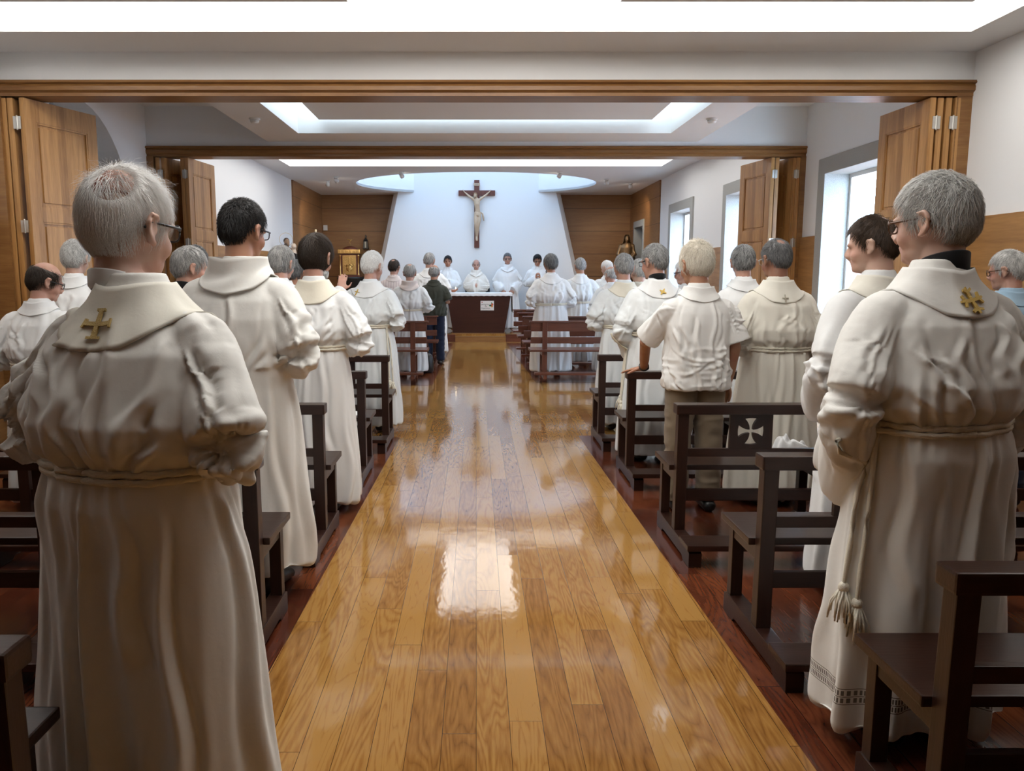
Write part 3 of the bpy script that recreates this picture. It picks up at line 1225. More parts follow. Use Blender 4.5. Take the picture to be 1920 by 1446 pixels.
def head_geo(g, T, fine=True, ears=True):
    h = G()
    n, m = (28, 18) if fine else (18, 12)
    S = lambda c, r, rot=None: h.sphere(c, r, rot, n, m)
    S(SKULL_C, SKULL_R)
    S((0, .034, .078), (.066, .066, .086))
    S((0, .046, .022), (.052, .050, .042))
    S((0, .080, .006), (.024, .020, .019))
    for s in (-1, 1):
        S((s * .036, .066, .058), (.027, .026, .030))
        S((s * .030, .090, .108), (.026, .012, .010))
        S((s * .012, .106, .060), (.010, .011, .008))
        if ears:
            h.tube([(s * .077, .020, .103), (s * .086, .010, .116), (s * .092, -.010, .116), (s * .093, -.020, .098), (s * .088, -.014, .076), (s * .082, .000, .060), (s * .078, .010, .058)],
                   [.0055, .0065, .007, .007, .007, .0085, .008], 8)
            S((s * .081, -.004, .090), (.0055, .017, .026), (0, 0, s * -.35))
            S((s * .078, .012, .084), (.007, .005, .008))
    h.tube([(0, .094, .112), (0, .106, .086), (0, .117, .066), (0, .112, .056)], [.009, .010, .014, .010], 10)
    S((0, .093, .037), (.024, .011, .006))
    S((0, .092, .026), (.021, .011, .006))
    V = h.V() @ T[:3, :3].T + T[:3, 3]
    g.add(V, h.F)


def hand_geo(g, w, d, nrm, side, size=1.0, curl=.6, spread=.0):
    """palm, four bent fingers and a thumb; W wrist, D pointing direction, NRM back-of-hand normal, SIDE where the thumb leaves"""
    w = np.array(w, float)
    d = np.array(d, float)
    d /= np.linalg.norm(d)
    nrm = np.array(nrm, float)
    nrm -= d * nrm.dot(d)
    nrm /= np.linalg.norm(nrm)
    a = np.cross(d, nrm) * side          # towards the thumb
    s = size
    g.tube([w - d * .02, w + d * .02 * s, w + d * .055 * s, w + d * .088 * s], [(.026, .020), (.034, .019), (.042, .016), (.040, .013)], 14, up=nrm)
    for k, (off, ln, r) in enumerate(((.030, .072, .0088), (.010, .080, .0092), (-.010, .074, .0088), (-.029, .058, .0078))):
        p = w + d * .084 * s + a * off * s
        dd = d + a * (off * spread * 12)
        dd /= np.linalg.norm(dd)
        pts = [p]
        ang = 0
        for j, f in enumerate((.45, .30, .25)):
            ang += curl * (.55, .8, .6)[j]
            p = p + (dd * math.cos(ang) - nrm * math.sin(ang)) * ln * f * s
            pts.append(p)
        g.tube(pts, [r * s, r * s * .95, r * s * .88, r * s * .75], 10, up=a)
    p = w + d * .028 * s + a * .030 * s
    pts = [p]
    for j, (u, v, c, ln) in enumerate(((.62, .75, .18, .036), (.86, .48, .3, .030), (.95, .2, .35, .024))):
        p = p + (d * u + a * v - nrm * c) * ln * s
        pts.append(p)
    g.tube(pts, [.0125 * s, .011 * s, .0095 * s, .008 * s], 10, up=nrm)


# arm joints at 1.72 m stature: shoulder, elbow, wrist, hand direction, back-of-hand normal
def arms(pose):
    def mir(j):
        return [(-p[0], p[1], p[2]) for p in j]
    R = {
        'clasp': [(.172, -.005, 1.345), (.285, -.045, 1.090), (.085, .225, 1.105), (-.75, .62, .05), (.45, .6, .65)],
        'low': [(.172, -.005, 1.345), (.295, -.035, 1.080), (.175, .150, .915), (-.70, .55, -.40), (.45, .75, .3)],
        'down': [(.175, -.005, 1.340), (.255, -.030, 1.065), (.250, .060, .820), (0, .2, -1), (1, .2, 0)],
        'pray': [(.172, -.005, 1.345), (.265, -.030, 1.090), (.060, .235, 1.215), (-.25, .35, .9), (.9, .4, .1)],
        'rail': [(.172, -.005, 1.345), (.305, .180, 1.085), (.205, .555, .862), (.80, .45, -.16), (.05, .1, 1)],
        'reach': [(.172, .0, 1.350), (.345, .120, 1.17), (.460, .330, 1.400), (.10, .35, .92), (.1, -.95, .2)],
        'touch': [(.172, .0, 1.345), (.230, .240, 1.20), (.165, .120, 1.400), (-.5, -.15, .85), (.3, .9, .3)],
        'cross': [(.172, -.005, 1.345), (.285, .005, 1.095), (.050, .205, 1.125), (-.95, .1, .10), (0, .9, .3)],
    }[pose]
    return R, mir(R)


def body_mesh(sp, T, vox):
    """one continuous surface: head, neck, trunk, arms with hands, legs"""
    g = G()
    gi = sp['girth']
    yo = sp['stoop']
    head_geo(g, T, vox < .008)
    n = 24
    th = np.linspace(0, 2 * PI, n, endpoint=False)
    rings = []
    for z, a, b, yc in ((.84, .10, .09, 0), (.90, .158, .115, 0), (1.0, .150, .108, 0), (1.12, .148, .105, 0), (1.26, .168, .112, .3), (1.36, .165, .098, .6), (1.40, .115, .072, .85), (1.45, .06, .055, 1)):
        z = sp['zw'](z)
        q = (gi if z < 1.3 else 1)
        rings.append(np.stack([a * q * np.cos(th), yo * yc - .01 + b * q * np.sin(th), np.full(n, z)], 1))
    g.loft(rings)
    top = (np.array((0, -.010, .055)) @ T[:3, :3].T) + T[:3, 3]
    piv = T[:3, 3] + np.array((0, -.016, -.012))
    g.tube([(0, yo * .9 - .012, sp['zw'](1.38)), (0, yo * .95 - .018, sp['zw'](1.44)), piv, top], [(.066, .060), (.059, .060), (.057, .060), (.056, .062)], 18, up=(0, 1, 0))
    for s, J in zip((1, -1), sp['joints']):
        sh, el, wr, d, nr = [np.array(p, float) for p in J]
        y = np.array((0, yo * .6, 0))
        g.tube([sh + y - (s * .05, 0, -.02), sh + y, (sh + el) / 2 + y * .6, el, el * .35 + wr * .65, wr], [.05, .055, .047, .039, .034, .026], 14)
        # the thumb sits on the inner/upper side
        hand_geo(g, wr, d, nr, s if sp['palm'] else -s, curl=sp['curl'][0 if s > 0 else 1], spread=sp['spread'])
    for s in (-1, 1):
        g.tube([(s * .085, 0, .90), (s * .090, .005, .70), (s * .095, .012, .48), (s * .098, -.005, .30), (s * .10, -.015, .09)], [.085, .076, .056, .052, .040], 14)
        g.tube([(s * .10, -.035, .045), (s * .104, .03, .05), (s * .112, .12, .032)], [(.034, .036), (.038, .034), (.036, .022)], 12)
    return remesh(g, vox, 3 if vox < .008 else 2)


def superring(a, b, yc, z, n=56, e=2.35, xc=0.0):
    th = np.linspace(0, 2 * PI, n, endpoint=False)
    c, s = np.cos(th), np.sin(th)
    return np.stack([xc + a * np.sign(c) * np.abs(c) ** (2 / e), yc + b * np.sign(s) * np.abs(s) ** (2 / e), np.full(n, z)], 1)


def garment(sp, vox):
    """robe or shirt: trunk and sleeves grown into one cloth surface, then pleated"""
    kind = sp['dress']
    gi, yo, seed = sp['girth'], sp['stoop'], sp['seed']
    zb, hem = sp['belt'], sp['hem']
    g = G()
    robe = kind in ('alb', 'loose', 'chasuble')
    if robe:
        st = [(hem, .270 * sp['flare'], .172 * sp['flare'], .0), (hem + .16, .264 * sp['flare'], .172 * sp['flare'], 0), (.50, .244, .170, 0), (.78, .222, .168, 0), (zb - .09, .203, .162, 0)]
        if kind == 'alb':
            st += [(zb - .02, .186, .150, 0), (zb, .180, .145, 0), (zb + .022, .192, .156, 0), (zb + .055, .214, .180, .05), (zb + .13, .222, .188, .15)]
        else:
            st += [(zb, .205, .165, 0), (zb + .12, .212, .168, .1)]
        st += [(1.24, .212, .166, .35), (1.325, .197, .148, .6)]
    else:
        st = [(hem, .200, .158, 0), (hem + .03, .201, .160, 0), (.95, .196, .157, 0), (1.08, .192, .152, .1), (1.24, .200, .148, .35), (1.325, .188, .138, .6)]
    st += [(1.372, .172, .122, .75), (1.410, .140, .104, .85), (1.442, .112, .090, .92), (1.470, .086, .078, .96), (1.490, .068, .070, 1.0), (1.504, .064, .066, 1.0), (1.512, .060, .062, 1.0)]
    st = [(sp['zw'](a), b, c, d) for a, b, c, d in st]
    rings = []
    for z, a, b, yc in st:
        q = 1 + (gi - 1) * (1 if z < 1.30 else max(0, 1 - (z - 1.30) / .12))
        rings.append(superring(a * q, b * (1 + (q - 1) * .6) * (sp['deep'] if z < .9 else 1), yo * yc - .008, z))
    # denser rings in between
    dense = []
    for i in range(len(rings) - 1):
        k = max(1, int(abs(st[i + 1][0] - st[i][0]) / .05))
        for j in range(k):
            t = j / k
            dense.append(rings[i] * (1 - t) + rings[i + 1] * t)
    dense.append(rings[-1])
    g.loft(dense)
    axes = []
    for s, J in zip((1, -1), sp['joints']):
        sh, el, wr = [np.array(p, float) for p in J[:3]]
        y = np.array((0, yo * .7, 0))
        sh = sh + y
        out = np.array((s * .012, -.012, 0))
        if sp['sleeve'] == 'long':
            P = [sh - (s * .06, 0, -.005), sh + out * .5, (sh * .55 + el * .45) + out + y * .2, el + out * 1.2 + (0, -.01, -.01), el * .5 + wr * .5 + (0, 0, -.028 - sp['drop'] * .5), wr + (wr - el) * .10 + (0, 0, -.035 - sp['drop'])]
            k = sp['cuff']
            rr = [(.066, .066), (.082, .074), (.086, .078), (.080, .080), (.072, .092 * k), (.068, .108 * k)]
        else:
            P = [sh - (s * .06, 0, -.005), sh + out * .5, (sh * .55 + el * .45) + out, el * .88 + sh * .12 + out]
            rr = [(.062, .062), (.074, .070), (.078, .078), (.084, .090)]
        C = curve_pts(P, 4)
        t = np.linspace(0, len(rr) - 1, len(C))
        R = [(np.interp(q, range(len(rr)), [r[0] for r in rr]), np.interp(q, range(len(rr)), [r[1] for r in rr])) for q in t]
        g.tube(C, R, 18, round_ends=False)
        C = np.array(C)
        q = np.linspace(0, len(C) - 1, 26)
        axes.append(np.stack([np.interp(q, range(len(C)), C[:, i]) for i in range(3)], 1))
    V, N, F = remesh(g, vox, sp.get('smooth', 5))
    # ---- folds
    x, y, z = V[:, 0], V[:, 1], V[:, 2]
    th = np.arctan2(x, -(y - yo * sstep(z, .9, 1.5)))
    # how much a vertex belongs to a sleeve
    best = np.full(len(V), 9.0)
    par = np.zeros(len(V))
    near_pt = np.zeros_like(V)
    for C in axes:
        A0, D0 = C[:-1], np.diff(C, axis=0)
        L2 = (D0 ** 2).sum(1)
        for q in range(0, len(V), 4000):
            v = V[q:q + 4000]
            t = np.clip(np.einsum('vsk,sk->vs', v[:, None, :] - A0[None], D0) / L2, 0, 1)
            P = A0[None] + t[:, :, None] * D0[None]
            d = np.linalg.norm(v[:, None, :] - P, axis=2)
            i = d.argmin(1)
            r_ = np.arange(len(v))
            up = d[r_, i] < best[q:q + 4000]
            best[q:q + 4000] = np.where(up, d[r_, i], best[q:q + 4000])
            par[q:q + 4000] = np.where(up, (i + t[r_, i]) / len(D0), par[q:q + 4000])
            near_pt[q:q + 4000][up] = P[r_, i][up]
    trunk_r = np.interp(z, [s_[0] for s_ in st], [s_[1] for s_ in st]) * gi
    rad = np.hypot(x, (y - yo) * 1.15)
    sl = sstep(rad - trunk_r, -.012, .02) * sstep(best, .16, .10) * sstep(par, .18, .34)
    sl = np.where(z < zb - .35, 0, sl)
    A = sp['fold']
    disp = np.zeros(len(V))
    if robe:
        t = np.clip((zb - z) / (zb - hem), 0, 1)
        low = sstep(z, zb + .005, zb - .03) if kind == 'alb' else sstep(z, zb + .25, zb - .25)
        wob = 2.0 * vnoise(np.stack([np.cos(th) * 1.5, np.sin(th) * 1.5, z * .55], 1), seed)
        wob2 = 1.6 * vnoise(np.stack([np.cos(th) * 2.6, np.sin(th) * 2.6, z * .9 + 7], 1), seed + 3)
        p1 = np.abs(np.cos((8 * th + 2.6 * wob + seed) / 2))
        p2 = np.abs(np.cos((15 * th + 3.0 * wob2 + seed * 1.7) / 2))
        amp1 = (.007 + .026 * t ** .8) if kind == 'alb' else (.004 + .026 * t)
        amp2 = .004 + .006 * t
        env = np.clip(.6 + .7 * vnoise(np.stack([np.cos(th) * 1.4, np.sin(th) * 1.4, z * .4 + 20], 1), seed + 5), .08, 1.3)
        env2 = np.clip(.4 + .9 * vnoise(np.stack([np.cos(th) * 2, np.sin(th) * 2, z * .8 + 50], 1), seed + 6), 0, 1.2)
        disp += low * .75 * (amp1 * env * (1.7 * (1 - p1 ** 1.7) - .75) + amp2 * env2 * (1.6 * (1 - p2 ** 1.5) - .6))
        # gathers just under and over the cord
        if kind == 'alb':
            ga = np.abs(np.cos((21 * th + 5.0 * wob2) / 2))
            gb = np.abs(np.cos((12 * th + 4.0 * wob + 2.0 * wob2) / 2))
            dz = z - zb
            disp += .0070 * (1 - 2 * ga ** 1.3) * np.exp(-np.abs(dz) / .05) * (.4 + env2)
            disp += .0135 * (1 - 2 * gb ** 1.5) * np.where(dz > 0, np.exp(-dz / .12), np.exp(dz / .25) * .45) * sstep(np.abs(dz), .0, .035) * (.35 + .8 * env2)
    # drapery of the back: a few broad slanting folds running from the shoulders to the waist
    u = np.clip((z - (zb if robe else hem)) / (1.38 - (zb if robe else hem)), 0, 1)
    bell = np.sin(PI * np.clip(u, 0, 1)) ** .8
    n1 = vnoise(np.stack([x * 4, y * 4, z * 2.6 + 3], 1), seed + 11)
    n2 = vnoise(np.stack([x * 7, y * 7, z * 3.5], 1), seed + 12)
    n3 = vnoise(np.stack([x * 3, y * 3, z * 2.0 + 9], 1), seed + 13)
    slant = np.where(th > 0, 1, -1) * (z - 1.0) * 8 * sstep(np.abs(th), 0, .5)
    f1 = 1 - 2 * np.abs(np.cos((5.5 * th - slant + 3.0 * n1) / 2)) ** 1.6
    f2 = 1 - 2 * np.abs(np.cos((10 * th + slant * .8 + 5.5 * n2) / 2)) ** 1.4
    up = (z > (zb if robe else hem)).astype(float) * (1 - sl)
    disp += up * bell * (.0065 * f1 * np.clip(.55 + .9 * n3, 0, 1.2) + .0022 * f2 * np.clip(.4 - .9 * n3, 0, 1))
    if not robe:
        cr = vnoise(np.stack([x * 7, y * 5, z * 26], 1), seed + 31)
        disp += up * (.0060 * (1 - 2 * np.abs(cr)) * sstep(z, 1.20, .92))
    # sleeves: slanting creases, crowded at the elbow
    sa = vnoise(np.stack([x * 7, y * 7, z * 7], 1), seed + 21)
    sb = vnoise(np.stack([x * 5, y * 5, z * 5 + 4], 1), seed + 22)
    ph = par * 13 + (y * 16) + 4.5 * sa
    ph2 = par * 24 - (y * 14) + 5 * sb
    el_w = np.exp(-((par - .56) / .22) ** 2) + .25
    disp += sl * sp['sfold'] * (.0060 * np.exp(-((par - .58) / .16) ** 2) * (1 - 2 * np.abs(np.cos(ph / 2)) ** 1.5) * np.clip(.3 + 1.0 * sb, 0, 1.2))
    rng = np.random.default_rng(seed + 77)
    rloc = np.maximum(rad, .08)

    def crease(t0, z0, t1, z1, w0, w1, a0, a1, bend, mask):
        # a ridge with a sharp valley on one side, running from (t0, z0) to (t1, z1) in angle and height
        s_ = (z - z0) / (z1 - z0)
        q = np.clip(s_, 0, 1)
        tc = t0 + (t1 - t0) * q + bend * np.sin(PI * q) + .05 * np.sin(9 * q + t0 * 5)
        dd = (th - tc + PI) % (2 * PI) - PI
        dd = dd * rloc
        w = w0 + (w1 - w0) * q
        a = a0 + (a1 - a0) * q
        sg = 1 if math.sin(t0 * 77 + z0 * 31) > 0 else -1
        env_ = sstep(s_, -.12, .12) * sstep(s_, 1.12, .88)
        return mask * env_ * a * (np.exp(-(dd / w) ** 2) - .85 * np.exp(-((dd - sg * 1.55 * w) / (.75 * w)) ** 2))
    U = rng.uniform
    mn = max(vox * 1.7, .010)
    if robe:
        lowm = (z < zb + .01).astype(float)
        for k in range(14):
            t0 = -PI + 2 * PI * (k + U(-.4, .4)) / 14
            ztop = zb - .015 if k % 3 else zb - U(.1, .35)
            zbot = hem - .02 if U() < .75 else U(hem + .2, .6)
            disp += crease(t0 + U(-.10, .10), zbot, t0, ztop, U(.020, .042), max(mn, U(.011, .018)), U(.012, .028), U(.005, .011), U(-.08, .08), lowm)
    upm = (1 - sl) * (z > (zb if robe else hem) - .005)
    nb = 15 if robe else 13
    base = zb if kind == 'alb' else (zb - .25 if robe else hem)
    for k in range(nb):
        t1 = -PI + 2 * PI * (k + U(-.4, .4)) / nb
        h = U(.12, .22) if k % 2 else U(.24, .40)
        sweep = np.sign(math.sin(t1)) * U(.05, .5) * (1 if U() < .8 else -1)
        disp += crease(t1, base + .01, t1 + sweep, base + h, max(mn, U(.011, .016)), max(mn, U(.018, .032)), U(.008, .015), U(.003, .009), U(-.05, .05), upm)
    for k in range(8):                                            # from the armholes and the yoke downwards
        sd = 1 if k % 2 else -1
        ta = sd * U(.85, 1.35) if k < 6 else U(-.6, .6)
        disp += crease(ta * U(.35, .85), U(base + .06, base + .18), ta, U(1.22, 1.33), max(mn, U(.016, .030)), max(mn, U(.010, .016)), U(.004, .010), U(.007, .013), U(-.06, .06), upm)
    if kind == 'shirt':
        for k in range(10):
            zc = U(hem + .04, 1.12)
            tc = U(-1.3, 1.3)
            sl_ = U(-.10, .10)
            dd = z - zc - sl_ * (th - tc) - .02 * np.sin(3 * (th - tc))
            w = max(mn * .8, U(.007, .011))
            disp += upm * U(.004, .008) * np.exp(-((th - tc) / U(.35, .8)) ** 2) * (np.exp(-(dd / w) ** 2) - .8 * np.exp(-((dd + 1.5 * w) / (.8 * w)) ** 2))
    # creases of the sleeves
    for C, sd in zip(axes, (1, -1)):
        own = sl * (np.sign(x) == sd) * sp['sfold'] * (1 if sp['sleeve'] == 'long' else .8 * sstep(par, .92, .70))
        dif = V - near_pt
        an = np.arctan2(dif[:, 2], dif[:, 0] * sd)                # 0 outwards, +90 deg up
        for k in range(8):                                        # long ones down the arm
            a0 = U(-PI, PI)
            p0, p1 = U(.18, .34), U(.55, .95)
            q = np.clip((par - p0) / (p1 - p0), 0, 1)
            da = (an - (a0 + U(-.5, .5) * q) + PI) % (2 * PI) - PI
            dd = da * .085
            w = max(mn, U(.010, .017))
            e = sstep(par, p0 - .05, p0 + .08) * sstep(par, p1 + .08, p1 - .08)
            disp += own * e * U(.006, .012) * (np.exp(-(dd / w) ** 2) - .85 * np.exp(-((dd - 1.55 * w) / (.75 * w)) ** 2))
        for k in range(6):                                        # short ones in the crook of the elbow
            pc = U(.46, .72)
            slope = U(-.16, .16)
            a0 = U(-PI, PI)
            da = (an - a0 + PI) % (2 * PI) - PI
            dd = (par - pc - slope * da - .03 * np.sin(2 * da)) * .62
            w = max(mn, U(.010, .018))
            e = np.exp(-(da / U(.6, 1.2)) ** 2)
            el2 = .85
            disp += own * e * el2 * U(.007, .014) * (np.exp(-(dd / w) ** 2) - .85 * np.exp(-((dd - 1.55 * w) / (.75 * w)) ** 2))
    disp *= 1 - .75 * np.clip(4 * sl * (1 - sl), 0, 1)             # calm where sleeve and trunk meet
    V = V + N * (disp * A)[:, None]
    # soften the creases by one pass of neighbour averaging
    E = np.array([(f[i], f[(i + 1) % len(f)]) for f in F for i in range(len(f))])
    S = np.zeros_like(V)
    cnt = np.zeros(len(V))
    np.add.at(S, E[:, 0], V[E[:, 1]])
    np.add.at(cnt, E[:, 0], 1)
    V = V * .75 + S / np.maximum(cnt, 1)[:, None] * .25
    return V, F


def caster(V, F):
    tr = BVHTree.FromPolygons([Vector(v) for v in V], F)

    def cast(c, d, far=.9):
        """outermost surface point in direction D from C"""
        d = Vector(d).normalized()
        o = Vector(c) + d * far
        h = tr.ray_cast(o, -d)
        return (np.array(h[0]), np.array(h[1])) if h[0] is not None else (None, None)

    def inner(c, d):
        h = tr.ray_cast(Vector(c), Vector(d).normalized())
        return np.array(h[0]) if h[0] is not None else None
    cast.inner = inner
    return cast


def collar(sp, cast, style):
    """cloth lying over the shoulders: 'stole', 'amice', 'cowl' or 'band'.  Returns V, F of a sheet"""
    yo = sp['stoop']
    c = np.array((0, yo * .9 - .008, 1.325 + sp['zs']))
    nphi, npsi = 72, 16
    P = np.zeros((nphi, npsi, 3))
    for i in range(nphi):
        ph = (-1 + 2 * i / (nphi - 1)) * (2.75 if style != 'cowl' else PI)
        ab = abs(ph)
        if style == 'stole':
            out = np.interp(ab, [0, .5, 1.0, 1.5, 2.0, 2.75], [.10, .16, .40, .55, .35, -.15]) + sp['stole_drop']
            inn = 1.02
            lift = .014
        elif style == 'amice':
            out = np.interp(ab, [0, .7, 1.4, 2.75], [.50, .56, .74, .70])
            inn = 1.02
            lift = .016
        else:
            out = np.interp(ab, [0, .7, 1.5, 2.3, PI], [.16, .30, .66, .35, .05]) + sp['stole_drop']
            inn = .98
            lift = .030
        for j in range(npsi):
            t = j / (npsi - 1)
            ps = inn + (out - inn) * t
            d = np.array((math.sin(ph) * math.cos(ps), -math.cos(ph) * math.cos(ps), math.sin(ps)))
            p, n = cast(c, d, .6)
            if p is None:
                p, n = c + d * .17, d
            w = .0045 * math.sin(ph * 5 + sp['seed']) * t
            p = p + d * (.008 + (w if style != 'cowl' else .012 + .010 * math.sin(ph * 4 + 5 * t + sp['seed']) * math.sin(PI * t)))
            if t < .34:                      # the neck edge stands up
                k = (1 - t / .34)
                p = p + np.array((0, -.004, lift)) * k ** 1.3
                if style == 'cowl':
                    p = p + np.array((math.sin(ph), -math.cos(ph), 0)) * .018 * k
            P[i, j] = p
    # even out bumps
    for _ in range(3 if style == 'stole' else 4):
        Q = P.copy()
        Q[1:-1, 1:-1] = P[1:-1, 1:-1] * .4 + .15 * (P[2:, 1:-1] + P[:-2, 1:-1] + P[1:-1, 2:] + P[1:-1, :-2])
        P = Q
    F = []
    for i in range(nphi - 1):
        for j in range(npsi - 1):
            a = i * npsi + j
            F.append((a, a + npsi, a + npsi + 1, a + 1))
    return P.reshape(-1, 3), F


def emblem(cast, c, ph0, ps0, quads, off, R=.16):
    """embroidery: flat QUADS (u right, v up, metres) laid onto the collar"""
    g = G()
    for q in quads:
        K = 4
        top, bot = [], []
        for i in range(K + 1):
            for j in range(K + 1):
                s, t = i / K, j / K
                a = np.array(q[0]) * (1 - s) * (1 - t) + np.array(q[1]) * s * (1 - t) + np.array(q[2]) * s * t + np.array(q[3]) * (1 - s) * t
                ph = ph0 + a[0] / (R * math.cos(ps0))
                ps = ps0 + a[1] / R
                d = np.array((math.sin(ph) * math.cos(ps), -math.cos(ph) * math.cos(ps), math.sin(ps)))
                p, n = cast(c, d, .6)
                if p is None:
                    p = c + d * .17
                top.append(p + d * (off + .0022))
                bot.append(p + d * (off - .003))
        V = top + bot
        n = (K + 1) ** 2
        F = []
        for i in range(K):
            for j in range(K):
                a = i * (K + 1) + j
                F.append((a, a + K + 1, a + K + 2, a + 1))
        ring = [i * (K + 1) for i in range(K + 1)] + [K * (K + 1) + j for j in range(1, K + 1)] + [i * (K + 1) + K for i in range(K - 1, -1, -1)] + [j for j in range(K - 1, 0, -1)]
        for i in range(len(ring)):
            a, b = ring[i], ring[(i + 1) % len(ring)]
            F.append((a, b, b + n, a + n))
        g.add(V, F)
    return g


def bar(u0, v0, u1, v1, w0, w1=None):
    w1 = w0 if w1 is None else w1
    d = np.array((u1 - u0, v1 - v0))
    d /= np.linalg.norm(d)
    n = np.array((-d[1], d[0]))
    a, b = np.array((u0, v0)), np.array((u1, v1))
    return [a - n * w0 / 2, b - n * w1 / 2, b + n * w1 / 2, a + n * w0 / 2]


EMBLEMS = {
    'plain': [bar(0, -.030, 0, .032, .006), bar(-.021, .006, .021, .006, .006)],
    'jerusalem': [bar(0, -.036, 0, .038, .011), bar(-.036, .0, .036, .0, .011), bar(-.014, .038, .014, .038, .006), bar(-.014, -.036, .014, -.036, .006),
                  bar(-.036, -.012, -.036, .012, .006), bar(.036, -.012, .036, .012, .006)],
    'fleury': [bar(*(np.array((math.cos(a), math.sin(a))) * .0).tolist(), *(np.array((math.cos(a), math.sin(a))) * .030).tolist(), .010, .013) for a in (PI / 4 + k * PI / 2 for k in range(4))]
    + [bar(*(np.array((math.cos(a), math.sin(a))) * .028).tolist(), *(np.array((math.cos(a), math.sin(a))) * .044).tolist(), .012, .006) for a in (PI / 4 + k * PI / 2 for k in range(4))]
    + [bar(*(np.array((math.cos(a), math.sin(a))) * .028).tolist(), *(np.array((math.cos(a), math.sin(a))) * .028 + np.array((math.cos(a + s), math.sin(a + s))) * .020).tolist(), .010, .007) for a in (PI / 4 + k * PI / 2 for k in range(4)) for s in (-1.2, 1.2)],
    'star': [bar(0, 0, *(np.array((math.cos(a), math.sin(a))) * .030).tolist(), .022, .005) for a in (PI / 4 + .15 + k * PI / 2 for k in range(4))],
}


def cut_mask(D, style, rec, off=0.0):
    """1 where hair grows; D unit directions from the skull centre (x right, y front, z up)"""
    az = np.arctan2(np.abs(D[:, 0]), -D[:, 1])
    zl = np.interp(az, [0, .55, 1.0, 1.35, 1.62, 1.82, 2.1, 2.5, PI], [-.78, -.74, -.55, -.12, -.12, -.30, .18 + rec * .4, .44 + rec, .50 + rec])
    m = sstep(D[:, 2] - zl, -.07, .09)
    if style == 'horseshoe':
        m = m * (1 - sstep(D[:, 2] - .12 * np.cos(az), .30, .58))
    elif style == 'patch':
        n_ = np.array(off)
        m = m * sstep(np.linalg.norm(D - n_ / np.linalg.norm(n_), axis=1), .40, .58)
    elif style in ('crown', 'thin'):
        dist = np.linalg.norm(D - np.array((0, -.52, .85)) / 1.0, axis=1)
        m = m * (sstep(dist, .22, .48) if style == 'crown' else .55 + .45 * sstep(dist, .2, .6))
    return m


